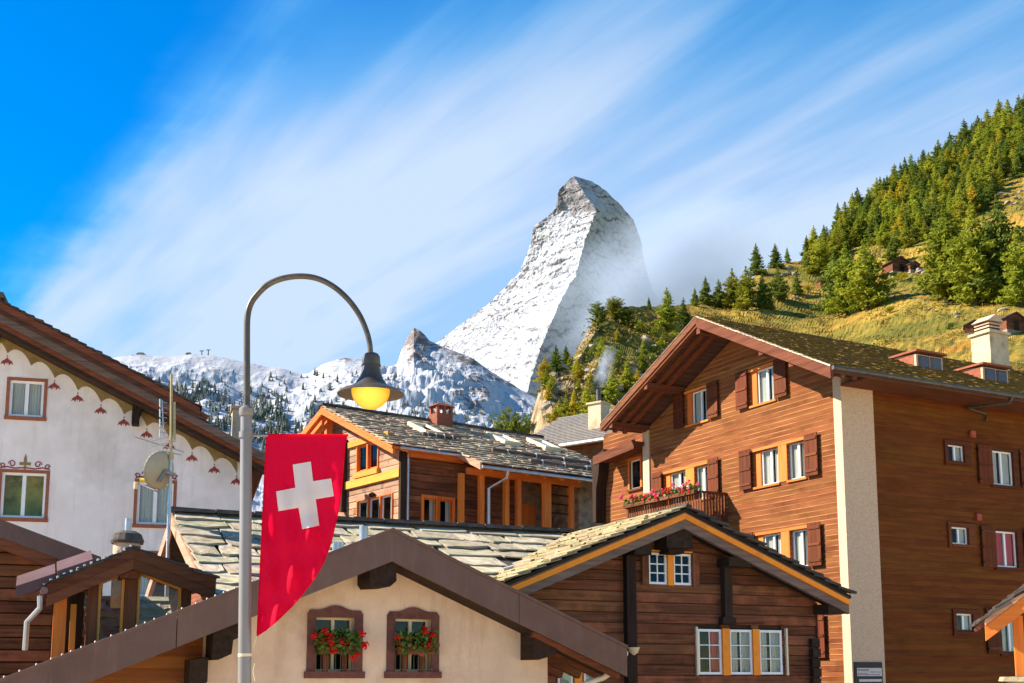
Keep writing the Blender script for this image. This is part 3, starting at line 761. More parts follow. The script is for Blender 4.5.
# ------------------------------------------------------------------ trees
def crown_mesh(kind, seed):
    rnd = random.Random(seed); mb = MB()
    def leaf(c, s):
        a = Vector((rnd.gauss(0, 1), rnd.gauss(0, 1), rnd.gauss(0, .7))).normalized(); b = a.cross(Vector((rnd.gauss(0, 1), rnd.gauss(0, 1), rnd.gauss(0, 1)))).normalized()
        mb.add([c - a * s * .55 - b * s * .3, c + a * s * .6, c + b * s * .55], [(0, 1, 2)])
    if kind in ('spruce', 'larch', 'pine'):
        H = 1.0; z0, rad, nw, nb, droop = {'spruce': (.08, .23, 19, 7, -.35), 'larch': (.10, .32, 16, 7, -.12), 'pine': (.12, .34, 12, 9, .12)}[kind]
        for w in range(nw):
            t = w / (nw - 1); z = z0 + (1 - z0) * t
            prof = {'spruce': (1 - t) ** .9 + .015, 'larch': (1 - t) ** .8 * (.78 + .22 * math.sin(t * 9 + seed)) + .015, 'pine': math.sin(min(1, (1 - t) * 1.1 + .08) * math.pi * .62) ** .8 * .95 + .05}[kind]
            for k in range(nb):
                if rnd.random() < .12: continue
                an = rnd.uniform(0, 2 * math.pi); ln = rad * prof * rnd.uniform(.6, 1.15); zz = z + rnd.uniform(-.025, .025)
                n = max(4, int(ln / .012))
                for q in range(n):
                    f = (q + rnd.random()) / n; c = Vector((math.cos(an) * ln * f, math.sin(an) * ln * f, zz + droop * ln * f + (.25 * ln * f * f if kind != 'pine' else .35 * ln * f * f)))
                    tp = 1 - .62 * max(0, t - .55) / .45; sp = (.016 + .022 * (1 - f)) * tp * (.55 if t > .9 else 1)
                    for _ in range(4): leaf(c + Vector((rnd.gauss(0, sp), rnd.gauss(0, sp), rnd.gauss(0, sp * .7))), rnd.uniform(.026, .048) * tp)
    else:   # bush
        for b_ in range(9):
            c0 = Vector((rnd.gauss(0, .22), rnd.gauss(0, .22), rnd.uniform(.22, .8))); rr = rnd.uniform(.14, .26)
            for q in range(110):
                v = Vector((rnd.gauss(0, 1), rnd.gauss(0, 1), rnd.gauss(0, 1))).normalized() * rr * rnd.uniform(.7, 1.05); leaf(c0 + v, rnd.uniform(.05, .09))
    return mb.mesh('crown', recalc=False)


def trunk_mesh(seed):
    rnd = random.Random(seed); mb = MB(); bend = rnd.uniform(-.01, .01)
    mb.tube([(0, 0, -.06), (bend, 0, .25), (bend * 2, bend, .6), (bend, 0, .97)], [.020, .015, .009, .002], 6)
    for i in range(8):
        z = rnd.uniform(.15, .7); a = rnd.uniform(0, 6.28); l = .13 * (1 - z) + .02; mb.tube([(bend, 0, z), (math.cos(a) * l, math.sin(a) * l, z + l * .15)], [.006, .002], 4)
    return mb.mesh('trunk', smooth=True)


CROWNS = {}; TRUNKS = [trunk_mesh(i) for i in range(4)]
for me in TRUNKS: me.materials.append(MATS['bark'])


def crown_of(kind, m, i):
    k = (kind, m, i)
    if k not in CROWNS:
        base = CROWNS.get((kind, None, i))
        if base is None: base = crown_mesh(kind, hash((len(kind), i * 7)) % 1000 + i); CROWNS[(kind, None, i)] = base
        me = base.copy(); me.materials.append(MATS[m]); CROWNS[k] = me
    return CROWNS[k]


trnd = random.Random(5)


def tree(name, kind, m, pos, hgt, label, group=None, spread=1.0, cat='tree'):
    r = empty(name, pos, trnd.uniform(0, 6.28)); s = hgt; wv = 1.08 * spread * trnd.uniform(.88, 1.15); r.scale = (s * wv, s * wv, s); tag(r, label, cat, group)
    link_mesh('trunk', TRUNKS[trnd.randrange(4)], None, r); link_mesh('crown', crown_of(kind, m, trnd.randrange(4)), None, r)
    return r


def tree_px(name, kind, m, px, top, base, label, group=None, spread=1.0, cat='tree'):
    p = None
    for dy in (0, 2, 4, 6, 8, 10, 13, 16):
        p = on_hill(px, base + dy)
        if p is not None: break
    if p is None: return None
    d = (p - EYE); hgt = (base - top) / FPX * math.hypot(d.x, d.y) * 1.04
    return tree(name, kind, m, p - Vector((0, 0, .2)), hgt, label, group, spread, cat)


D_, L_, G_ = 'needle_dark', 'needle_larch', 'needle_gold'
for a in [
    ('pine_tree', 'pine', D_, 598, 301, 325, 'dark pine on the brink of the cliff, leftmost on the crest beside the peak', 1.1),
    ('pine_tree', 'pine', L_, 614.6, 296, 319, 'rounded yellow-green pine on the crest just right of the dark cliff-top pine', 1.3),
    ('pine_tree', 'pine', D_, 627, 307, 327, 'small dark bushy pine below the rounded crest pine', 1.5),
    ('conifer', 'spruce', D_, 649, 296, 309, 'tiny lone conifer on the bare stretch of crest', 1.0),
    ('larch_tree', 'larch', L_, 667.5, 287, 331, 'broad yellow-green larch on the crest above the left end of the big gable', 1.35),
    ('larch_tree', 'larch', D_, 684, 297, 327, 'dark larch half behind the broad crest larch', 1.1),
    ('conifer', 'spruce', D_, 695, 287, 306, 'short pointed conifer, left of the pair above the gable peak', 1.1),
    ('conifer', 'spruce', D_, 706, 276, 305, 'slender pointed conifer above the gable peak', 1.1),
    ('larch_tree', 'larch', D_, 719, 279, 308, 'dark rounded larch just right of the slender conifer above the gable', 1.25),
    ('larch_tree', 'larch', L_, 733, 268, 309, 'tall light green larch at the left of the crest clump', 1.2),
    ('larch_tree', 'larch', L_, 747, 266, 310, 'tall light green larch in the middle of the crest clump', 1.3),
    ('conifer', 'spruce', D_, 756.6, 241, 273, 'tallest dark conifer on the skyline, left of the skyline pair', 1.3),
    ('larch_tree', 'larch', D_, 763, 273, 309, 'dark larch at the right of the crest clump', 1.1),
    ('conifer', 'spruce', D_, 770, 287, 309, 'small pointed conifer at the foot of the crest clump', 1.0),
    ('conifer', 'spruce', D_, 775.7, 241, 266, 'dark conifer on the skyline, right of the skyline pair', 1.2),
    ('conifer', 'spruce', D_, 787.5, 247, 263, 'little spruce on the skyline beyond the pair', 1.2),
    ('larch_tree', 'larch', D_, 778.5, 265, 301, 'dark larch standing alone above the golden meadow', 1.1),
    ('conifer', 'spruce', D_, 797, 273, 295, 'small spruce on the golden meadow beside the small hut', 1.2),
    ('larch_tree', 'larch', G_, 544.6, 346, 372, 'golden larch at the far left foot of the cliff', 1.3),
    ('conifer', 'spruce', D_, 556, 344, 371, 'dark spruce next to the golden larch at the cliff foot', 1.2),
    ('conifer', 'spruce', D_, 566, 344, 364, 'short dark spruce on the left edge of the cliff', 1.2),
    ('larch_tree', 'larch', L_, 577, 358, 377, 'small yellow-green larch on the cliff ledge', 1.3),
    ('bush', 'bush', D_, 595, 342, 360, 'dark round bush on the cliff face, upper left', .8),
    ('bush', 'bush', L_, 609, 342, 364, 'yellow-green bush on the cliff face under the crest', .8),
    ('bush', 'bush', L_, 640, 318, 332, 'pale green bush just under the crest right of the cliff', .9),
    ('bush', 'bush', L_, 655, 322, 336, 'light bush left of the broad crest larch', .9),
    ('larch_tree', 'larch', G_, 574, 388, 425, 'bright yellow larch low on the slope behind the grey roof', 1.1),
    ('larch_tree', 'larch', L_, 587, 382, 425, 'green larch low on the slope beside the bright yellow one', 1.1),
    ('larch_tree', 'larch', L_, 566, 392, 430, 'yellowish larch low on the slope above the stone slab roof', 1.0),
    ('larch_tree', 'larch', G_, 555, 402, 432, 'small golden larch lowest on the slope', 1.1),
    ('larch_tree', 'larch', L_, 612, 366, 404, 'green larch behind the smoking chimney', 1.2),
    ('larch_tree', 'larch', L_, 628, 358, 394, 'yellow-green larch right of the smoking chimney', 1.3),
    ('larch_tree', 'larch', L_, 643, 348, 374, 'light larch above the left rake of the big gable', 1.2),
    ('bush', 'bush', L_, 660, 340, 354, 'small green bush by the rocks above the left rake', .9),
    ('larch_tree', 'larch', D_, 598, 362, 398, 'dark green larch on the slope left of the chimney smoke', 1.2),
    ('larch_tree', 'larch', L_, 847.5, 243, 315, 'big green larch in front of the small hut, left of the meadow group', 1.25),
    ('larch_tree', 'larch', L_, 868, 237, 311, 'tallest green larch of the group on the meadow', 1.3),
    ('larch_tree', 'larch', D_, 835.5, 251, 313, 'narrow dark larch at the left of the meadow group', 1.0),
    ('larch_tree', 'larch', L_, 857, 262, 313, 'low green larch between the two big meadow larches', 1.0),
    ('larch_tree', 'larch', L_, 948.5, 208, 301, 'tall bright green larch at the left of the right-hand group', 1.15),
    ('larch_tree', 'larch', L_, 962, 222, 300, 'green larch second from the left in the right-hand group', 1.0),
    ('larch_tree', 'larch', L_, 976, 205, 306, 'large larch with a bare trunk, in the middle of the right-hand group', 1.15),
    ('larch_tree', 'larch', L_, 988, 220, 300, 'light green larch right of the bare-trunked larch', 1.1),
    ('larch_tree', 'larch', D_, 1003, 200, 302, 'broad dark green larch near the right edge of the photo', 1.2),
    ('larch_tree', 'larch', L_, 1020, 232, 306, 'larch cut by the right edge of the photo', 1.1),
    ('larch_tree', 'larch', D_, 893, 238, 264, 'dark larch just behind the dark hut roof', 1.5),
    ('larch_tree', 'larch', L_, 820.5, 236, 274, 'rounded larch above the small hut', 1.4),
    ('larch_tree', 'larch', D_, 810, 252, 274, 'dark larch at the left foot of the slope wood', 1.3),
    ('bush', 'bush', G_, 903, 270, 282, 'rust-coloured bush below the dark hut', .8),
    ('bush', 'bush', L_, 808, 284, 293, 'low round bush on the golden meadow', 1.0),
    ('bush', 'bush', D_, 930, 284, 294, 'dark bush between the hut and the right-hand larches', 1.4),
    ('bush', 'bush', L_, 890, 305, 313, 'low bush at the foot of the tallest meadow larch', 1.6),
    ('bush', 'bush', D_, 950, 322, 330, 'low scrub on the meadow left of the big chimney', 1.6),
    ('bush', 'bush', D_, 976, 330, 337, 'low scrub in front of the open hut', 1.5),
]:
    n_, k_, m_, x_, t_, b_, l_, s_ = a
    tree_px(n_, k_, m_, x_, t_, b_, l_, None, s_, 'bush' if n_ == 'bush' else 'tree')
# the wood on the upper slope: every tree its own
WOOD = [(800, 268), (815, 250), (840, 232), (870, 206), (910, 180), (950, 155), (1000, 127), (1030, 112), (1030, 168), (1000, 185), (990, 205), (965, 222), (925, 240), (905, 250), (880, 248), (868, 240), (850, 250), (820, 275)]


def inside(p, poly):
    c = False
    for i in range(len(poly)):
        a, b = poly[i], poly[i - 1]
        if (a[1] > p[1]) != (b[1] > p[1]) and p[0] < (b[0] - a[0]) * (p[1] - a[1]) / (b[1] - a[1]) + a[0]: c = not c
    return c


pts = []; tries = 0
while len(pts) < 235 and tries < 9000:
    tries += 1; q = (trnd.uniform(798, 1032), trnd.uniform(108, 278))
    if inside(q, WOOD) and all((q[0] - o[0]) ** 2 + ((q[1] - o[1]) * 1.4) ** 2 > 36 for o in pts): pts.append(q)
for q in pts:
    m_ = trnd.choice([D_, D_, D_, L_, L_, L_, L_, L_, L_, L_, G_] if q[1] > interp(HILL_SKY, q[0]) + 12 else [D_, D_, L_]); hh = trnd.uniform(20, 34)
    tree_px('conifer' if m_ == D_ else 'larch_tree', 'spruce' if m_ == D_ and trnd.random() < .6 else 'larch', m_, q[0], q[1] + 3 - hh, q[1] + 3,
            ('dark green conifer' if m_ == D_ else 'yellow-green larch' if m_ == L_ else 'golden larch') + (' on the skyline of the wood on the upper right slope' if q[1] < interp(HILL_SKY, q[0]) + 12 else ' inside the dense wood that climbs the upper right slope'), 'trees of the slope wood', 1.22)
# a clump of pines behind the slab roof, at the hill's foot
for x, t, m_, l in [(501, 419, D_, 'leftmost of the pine tops behind the chalet roof skylights'), (509, 411, L_, 'light pine top second from the left behind the chalet roof'), (517, 408, D_, 'tallest pine top behind the chalet roof'), (526, 411, D_, 'dark pine top right of the tallest behind the chalet roof'), (533, 416, L_, 'rightmost of the pine tops behind the chalet roof')]:
    tree_px('pine_tree', 'pine', m_, x, t, interp(HILL_SKY, x) + 6, l, None, .62)
# bushes and young larches clinging to the cliff
for i in range(46):
    x = trnd.uniform(545, 690); y0 = interp(HILL_SKY, x); y = trnd.uniform(y0 + 14, min(430, y0 + 95)); bsh = trnd.random() < .45; hh = trnd.uniform(7, 12) if bsh else trnd.uniform(14, 24); m_ = trnd.choice([D_, L_, L_, L_, G_])
    tree_px('bush' if bsh else 'larch_tree', 'bush' if bsh else 'larch', m_, x, y - hh, y, ('low bush' if bsh else 'young larch') + (' in gold' if m_ == G_ else ' in dark green' if m_ == D_ else ' in yellow-green') + ' on the rocky slope between cliff and big gable', 'growth on the rocky slope', 1.2, 'bush' if bsh else 'tree')


# far wood on the snow slope: a mass nobody could count
def far_wood():
    me = next(o for o in COL.objects if o.name == 'snow_ridge').data; v = [x.co.copy() for x in me.vertices]; bv = BVHTree.FromPolygons(v, [tuple(p.vertices) for p in me.polygons])
    mb = MB(); rnd = random.Random(3); n = 0; t = 0
    while n < 1400 and t < 30000:
        t += 1; px = rnd.uniform(150, 345); py = rnd.uniform(375, 470)
        lim = 385 + (px - 200) * .14; dens = ss(lim - 6, lim + 22, py) * (1 if px < 290 else .45) + .035
        if px < 215: dens = max(dens, .8 * ss(378, 400, py))
        if noise.noise(Vector((px * .035, py * .05, 1))) < -.05: dens *= .22
        if rnd.random() > dens: continue
        h = bv.ray_cast(EYE, ray(px, py).normalized())[0]
        if h is None: continue
        s = rnd.uniform(11, 24); w = s * .24; n += 1
        for (z0, z1, r) in ((.05, .6, 1.0), (.35, 1.0, .66)):
            k = 5; c = [(h.x + math.cos(6.283 * i / k + n) * w * r * rnd.uniform(.8, 1.2), h.y + math.sin(6.283 * i / k + n) * w * r, h.z + s * z0) for i in range(k)]
            mb.add(c + [(h.x, h.y, h.z + s * z1)], [(i, (i + 1) % k, k) for i in range(k)])
    for px0, px1, py0, py1, cnt in ((300, 540, 400, 425, 70), (410, 540, 412, 432, 60), (200, 400, 372, 400, 60)):
        for _ in range(cnt):
            h = bv.ray_cast(EYE, ray(rnd.uniform(px0, px1), rnd.uniform(py0, py1)).normalized())[0]
            if h is None: continue
            s = rnd.uniform(7, 15); w = s * .3; c = [(h.x + math.cos(1.2566 * i) * w, h.y + math.sin(1.2566 * i) * w, h.z) for i in range(5)]; mb.add(c + [(h.x, h.y, h.z + s)], [(i, (i + 1) % 5, 5) for i in range(5)])
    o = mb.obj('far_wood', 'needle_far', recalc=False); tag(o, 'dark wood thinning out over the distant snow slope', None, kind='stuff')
    # two stations and the lift pylons on the crest
    for px, py, w, hh, l in ((140.5, 357, 8.5, 4.5, 'small brown mountain station on the snowy crest, nearest the white house roof'), (188.5, 357, 6, 4.5, 'smaller mountain station on the snowy crest, right of the brown one')):
        P = at(px, py, 3440); k = 3440 / FPX; r = empty('mountain_station', P); tag(r, l, 'building')
        W_, H_ = w * k, hh * k
        MB().box(-W_ / 2, W_ / 2, 0, W_ * .6, -8, H_ * .75).obj('wall', 'stone_wall', r)
        MB().loops([(-W_ * .55, -2, H_ * .72), (W_ * .55, -2, H_ * .72), (W_ * .3, -2, H_ * 1.05), (-W_ * .3, -2, H_ * 1.05)], [(-W_ * .55, W_ * .65, H_ * .72), (W_ * .55, W_ * .65, H_ * .72), (W_ * .3, W_ * .65, H_ * 1.05), (-W_ * .3, W_ * .65, H_ * 1.05)]).obj('roof', 'tile_grey', r)
        for i in range(3): MB().box(-W_ * .35 + i * W_ * .27, -W_ * .2 + i * W_ * .27, -.4, 0, H_ * .25, H_ * .5).obj('window', 'room_dark', r)
    for px, py, hh, l in ((201.5, 360, 10, 'lift pylon on the snowy crest, left of two'), (208, 360, 11, 'lift pylon on the snowy crest, right of two')):
        P = at(px, py, 3440); k = 3440 / FPX; r = empty('lift_pylon', P); tag(r, l, 'pylon')
        MB().tube([(0, 0, -5), (0, 0, hh * k)], [2.2, 1.5], 6).obj('mast', 'lamp_metal', r); MB().box(-4.5 * k / 2, 4.5 * k / 2, -1, 1, hh * k - 2, hh * k).obj('crossarm', 'lamp_metal', r)


far_wood()


# boulders on the slope
def boulders():
    pool = []
    for i in range(5):
        me = bpy.data.meshes.new('boulder'); bm = bmesh.new(); bmesh.ops.create_icosphere(bm, subdivisions=2, radius=1)
        for v in bm.verts: v.co *= 1 + .38 * noise.noise(v.co * 1.3 + Vector((i * 9, 0, 0))) + .15 * noise.noise(v.co * 3 + Vector((i, 4, 0)))
        bm.to_mesh(me); bm.free(); me.materials.append(MATS['rock']); pool.append(me)
    rnd = random.Random(8)
    areas = [((640, 690), (338, 362), 26, 'boulder of the pale rock band above the left rake'), ((985, 1026), (168, 205), 16, 'boulder of the rock patch at the right edge'), ((905, 935), (262, 284), 9, 'boulder beside the dark hut'),
             ((545, 640), (330, 415), 40, 'pale boulder on the cliff'), ((765, 800), (262, 300), 8, 'boulder at the left foot of the slope wood'), ((900, 1020), (300, 335), 14, 'small stone on the sunny meadow')]
    for (x0, x1), (y0, y1), n, l in areas:
        for _ in range(n):
            p = on_hill(rnd.uniform(x0, x1), rnd.uniform(y0, y1))
            if p is None: continue
            o = link_mesh('boulder', rnd.choice(pool), None); s = rnd.uniform(.4, 1.5) * (.6 if 'stone' in l else 1); o.location = p; o.scale = (s * rnd.uniform(.8, 1.7), s, s * rnd.uniform(.5, .9)); o.rotation_euler = (rnd.uniform(-.3, .3), rnd.uniform(-.3, .3), rnd.uniform(0, 6.3))
            tag(o, l, 'boulder', 'loose stones on the hillside')


boulders()


def scrub():
    rnd = random.Random(17); mb = MB(); n = 0
    while n < 5200:
        px = rnd.uniform(535, 1030); py = rnd.uniform(110, 430)
        if py < interp(HILL_SKY, px) + 3 or noise.noise(Vector((px * .03, py * .05, 4))) < -.1: n += 1; continue
        p = on_hill(px, py); n += 1
        if p is None: continue
        r_ = rnd.uniform(.35, 1.3) * (1.5 if px < 660 else 1)
        for _ in range(14):
            c = p + Vector((rnd.gauss(0, r_ * .6), rnd.gauss(0, r_ * .6), abs(rnd.gauss(0, r_ * .4)))); a = Vector((rnd.gauss(0, 1), rnd.gauss(0, 1), rnd.gauss(0, 1))).normalized() * rnd.uniform(.15, .4) * (.6 + r_ * .5); b = a.cross(Vector((rnd.gauss(0, 1), rnd.gauss(0, 1), rnd.gauss(0, 1)))).normalized() * a.length
            mb.add([c - a, c + b, c + a], [(0, 1, 2)])
    o = mb.obj('scrub', 'scrub', recalc=False); tag(o, 'low scrub scattered over the hillside meadow', None, kind='stuff')


scrub()


def hut(px, py, wpx, hpx, theta, label, open_=False):
    p = on_hill(px, py)
    if p is None: return
    k = math.hypot(p.x, p.y) / FPX; W_ = wpx * k; H_ = hpx * k; dp = W_ * .8; r = empty('log_hut', p - Vector((0, 0, .6)), R(theta)); tag(r, label, 'hut')
    z = 0; row = H_ / 9; w = MB()
    w.add([(-W_ / 2, -dp / 2, 0), (W_ / 2, -dp / 2, 0), (W_ / 2, -dp / 2, H_), (0, -dp / 2, H_ + W_ * .22), (-W_ / 2, -dp / 2, H_)], [(0, 1, 2, 3, 4)]); w.add([(-W_ / 2, dp / 2, 0), (W_ / 2, dp / 2, 0), (W_ / 2, dp / 2, H_), (0, dp / 2, H_ + W_ * .22), (-W_ / 2, dp / 2, H_)], [(0, 1, 2, 3, 4)])
    w.add([(-W_ / 2, -dp / 2, 0), (-W_ / 2, dp / 2, 0), (-W_ / 2, dp / 2, H_), (-W_ / 2, -dp / 2, H_)], [(0, 1, 2, 3)]); w.add([(W_ / 2, -dp / 2, 0), (W_ / 2, dp / 2, 0), (W_ / 2, dp / 2, H_), (W_ / 2, -dp / 2, H_)], [(0, 1, 2, 3)])
    wl = w.obj('wall', 'log_dark_x', r)
    for i in range(9): MB().box(-W_ / 2 - .15, W_ / 2 + .15, -dp / 2 - .12, -dp / 2 - .002, row * i + .03, row * (i + 1) - .03).obj('log', 'log_dark_x', wl)
    MB().box(-W_ * .12, W_ * .14, -dp / 2 - .2, -dp / 2 - .13, .1, H_ * .75).obj('door', 'wood_black_z', r)
    for s in (-1, 1):
        e = W_ * .62 * s; zz = H_ - W_ * .06
        slab([(e, -dp * .62, zz), (e, dp * .62, zz), (0, dp * .62, H_ + W_ * .23), (0, -dp * .62, H_ + W_ * .23)], .25).obj('roof', 'slate_dark', r)
    MB().box(-W_ / 2 - .2, W_ / 2 + .2, -dp / 2 - .25, dp / 2 + .25, -2.2, .02).obj('stone_base', 'stone_wall', r)


hut(896, 273, 20, 11, 20, 'dark log hut on the slope below the wood')
hut(912, 270, 11, 7, 20, 'small shed at the right of the dark log hut')
hut(823, 288, 9, 9, 15, 'small hut half hidden left of the meadow larches')
hut(975, 332, 17, 9, -20, 'weathered hut on the meadow, left behind the big chimney')
hut(1008, 331, 24, 13, 25, 'log hut on a pale stone base, right behind the big chimney')


# ================================================================== the houses
def cross_ornament(W, a, z, s, m, parent, d=.012):
    """painted tulip: centre lobe, two side petals and a small drop above"""
    mb = MB()
    W.prism(mb, [(a - .05 * s, z - .05 * s), (a, z - .2 * s), (a + .05 * s, z - .05 * s), (a + .12 * s, z - .12 * s), (a + .1 * s, z + .22 * s), (a, z + .34 * s), (a - .1 * s, z + .22 * s), (a - .12 * s, z - .12 * s)][::1], .002, d)
    for q in (-1, 1):
        W.prism(mb, [(a + q * .1 * s, z + .2 * s), (a + q * .34 * s, z + .05 * s), (a + q * .46 * s, z - .22 * s), (a + q * .28 * s, z - .12 * s), (a + q * .14 * s, z - .28 * s), (a + q * .1 * s, z - .05 * s)], .002, d)
    W.prism(mb, [(a - .05 * s, z + .42 * s), (a, z + .36 * s), (a + .05 * s, z + .42 * s), (a, z + .54 * s)], .002, d)
    return W.h.part('painted_tulip', mb, m, parent)


# ---------------------------------------------------------------- A: the white house with painted gable
def white_house():
    h = House('white_house', 'white plastered house with painted scalloped gable and dark layered eaves, at left', 'house', 15, (100, 450, 45)); W = h.front(0); WO = h.front(-.9)
    pk = (-3.9, 0); r1 = WO.px(5, 304); r2 = WO.px(197, 406); sl = (r2[1] - r1[1]) / (r2[0] - r1[0]); xp = WO.px(0, 302)[0]
    def zr(x): return r1[1] + sl * (x - r1[0])          # top of the slate line, right rake
    xe = WO.px(268, 470)[0]; zpk = zr(xp); xl = 2 * xp - xe
    # wall polygon under the soffit
    off = 1.02
    poly = [(xl + 1.1, -4), (xe - 1.0, -4), (xe - 1.0, zr(xe - 1.0) - off), (xp, zpk - off), (xl + 1.1, zr(xe - 1.0) - off)]
    def op(x0, y0, x1, y1):
        a0, z1 = W.px(x0, y0); a1, z0 = W.px(x1, y1); return (a0, a1, z0, z1)
    o1 = op(10.5, 380, 42.5, 417.5); o2 = op(2.5, 472, 44, 518.5); o3 = op(138, 482, 172, 525)
    lower = [(a0, a1, z0 - 2.75 - 0, z1 - 2.75) for a0, a1, z0, z1 in (o2, o3)]
    ops = [o1, o2, o3] + lower
    wall_core(W, poly, ops, 0, 'plaster_white')
    mb = MB(); W.box(mb, xl + 1.1, xe - 1.0, -12, -11.9, -4, zr(xe - 1.0) - off); W.box(mb, xl + 1.1, xl + 1.2, -12, -.01, -4, zr(xe - 1.0) - off); W.box(mb, xe - 1.1, xe - 1.0, -12, -.01, -4, zr(xe - 1.0) - off)
    h.part('side_wall', mb, 'plaster_white')
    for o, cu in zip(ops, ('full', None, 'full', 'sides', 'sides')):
        fr = window(W, *o, leaves=2, fw=.09, rec=.07, curtain=cu, cm='curtain', glass='glass', room_m='meadow_reflection' if cu is None else 'room_dark', casing=('surround_red', .12, .02), sill=('surround_red', .14, .06, .14))
    # scrollwork painted over the two lower windows
    for a0, a1, z0, z1 in (o2, o3):
        mb = MB(); c = (a0 + a1) / 2; zb_ = z1 + .13; wd_ = (a1 - a0) / 2 + .1
        for s in (-1, 1):
            for cx, cz, rr in ((c + s * wd_ * .9, zb_ + .12, .10), (c + s * wd_ * .52, zb_ + .2, .13)):
                pts_ = []
                for i in range(14):
                    t = i / 13 * 1.6 * math.pi * 1.4; r_ = rr * (1 - .62 * i / 13); pts_.append(W.w(cx + s * r_ * math.cos(t), .012, cz + r_ * math.sin(t)))
                mb.tube(pts_, .022, 4)
            mb.tube([W.w(c + s * wd_, .012, zb_ + .03), W.w(c + s * wd_ * .7, .012, zb_ + .08), W.w(c + s * wd_ * .4, .012, zb_ + .03), W.w(c, .012, zb_ + .07)], .025, 4)
        h.part('painted_scroll', mb, 'ornament_red')
        mb = MB(); W.prism(mb, [(c - .05, zb_), (c + .05, zb_), (c + .03, zb_ + .16), (c + .2, zb_ + .16), (c + .2, zb_ + .27), (c + .05, zb_ + .27), (c + .05, zb_ + .4), (c, zb_ + .6), (c - .05, zb_ + .4), (c - .05, zb_ + .27), (c - .2, zb_ + .27), (c - .2, zb_ + .16), (c - .03, zb_ + .16)], .002, .02); h.part('painted_finial', mb, 'ornament_ochre')
    # scalloped ochre band under the soffit, in bays with a tulip below each cusp
    bays = 12; bw = .86; x0 = W.px(7, 362)[0] - bw; x1 = xe
    for sgn in (1, -1):
        for i in range(bays):
            a = x0 + bw * i; b = a + bw
            if b > xe - .9: break
            za = zr(a) - off + .0; zb2 = zr(b) - off; lo = []
            for k in range(9):
                t = k / 8; aa = b + (a - b) * t; base = zr(aa) - off - .26; lo.append((aa, base - .34 * (abs(2 * t - 1) ** 2.2)))
            pol = [(a, za + .05), (b, zb2 + .05)] + lo
            if sgn < 0: pol = [(2 * xp - q[0], q[1]) for q in pol]
            mb = MB(); W.prism(mb, pol, .002, .03); h.part('painted_scallop', mb, 'ornament_ochre')
            tx = b if sgn > 0 else 2 * xp - b
            if i != 1: cross_ornament(W, tx, zr(b) - off - .93, .5, 'ornament_red', None)
    # the layered eaves on both rakes
    WF = h.front(-1.15)
    for sgn in (1, -1):
        f = (lambda p: p) if sgn > 0 else (lambda p: (2 * xp - p[0], p[1]))
        pe = (xe, zr(xe)); pu = (WO.px(200, 407)[0], 0); pu = (pu[0], zr(pu[0])); p0 = (xp, zpk)
        P = lambda t: (xp + (xe - xp) * t, zr(xp + (xe - xp) * t))
        for nm, t0, t1, d0, d1, m, end in (('roof_board', .10, .34, -.35, .18, 'wood_brown_x', pu), ('fascia_board', .34, .52, -.35, .08, 'fascia_dark_x', pu), ('fascia_board', .50, .80, -.4, .0, 'wood_grey_x', pe), ('fascia_board', .80, .98, -.4, -.12, 'wood_brown_x', pe), ('soffit_board', .97, 1.14, -1.1, -.2, 'wood_black_x', pe)):
            h.part(nm, rake(WF, f(p0), f(end), t0, t1, d0, d1), m)
        a_ = f(p0); b_ = f(pe)
        sb = slab([(a_[0], -.95, a_[1] - .62), (b_[0], -.95, b_[1] - .62), (b_[0], 12.5, b_[1] - .62), (a_[0], 12.5, a_[1] - .62)], .3); rf = h.part('roof', sb, 'fascia_dark_y')
        b2 = f(pu); sb = slab([(a_[0], -1.25, a_[1] - .06), (b2[0], -1.25, b2[1] - .06), (b2[0], 12.5, b2[1] - .06), (a_[0], 12.5, a_[1] - .06)], .08); h.part('roof_deck', sb, 'fascia_dark_y')
        ev = Vector((a_[0] - b2[0], 0, a_[1] - b2[1])); LV = ev.length; ev.normalize()
        slates(h, rf, (b2[0], -1.3, b2[1] - .08), (0, 1, 0), ev, .9, LV, .75, .34, .05, 'slate_dark', seed=3 + sgn, wj=.1)
        # rafter ends at the upper eave
        for k in range(6):
            y = -1.0 + k * 1.1; mb = MB(); q = Vector((b2[0], y, b2[1] - .25)); mb.beam(q - ev * .35, q + ev * 1.2, .14, .16); h.part('rafter', mb, 'wood_brown_x')
        # two curved brackets
        for t in (.50, .93):
            c = P(t); c = f((c[0], c[1])); zz = c[1] - 1.0; mb = MB(); s = sgn
            W.prism(mb, [(c[0] - .12, zz + .2), (c[0] + .22, zz + .12), (c[0] + .22, zz - .25), (c[0] + .12, zz - .55), (c[0] + .12, zz - .85), (c[0] - .14, zz - .85), (c[0] - .14, zz - .5)], 0, .55)
            h.part('bracket', mb, 'wood_black_z')
    mb = MB(); mb.beam((xp, -1.4, zpk + .12), (xp, 12.5, zpk + .12), .34, .2); h.part('ridge_cap', mb, 'slate_dark')
    # chimney that stands on the far slope
    mb = MB(); c = h.fy(240.5, 430, 6.0); k = .0; x, z = c; mb.box(x - .38, x + .38, 5.6, 6.4, z - 4, z + .85); ch = h.part('chimney', mb, 'chimney_plaster')
    mb = MB(); mb.box(x - .46, x + .46, 5.5, 6.5, z + .85, z + .98); h.part('chimney_cap', mb, 'concrete', ch)
    return h


white_house()


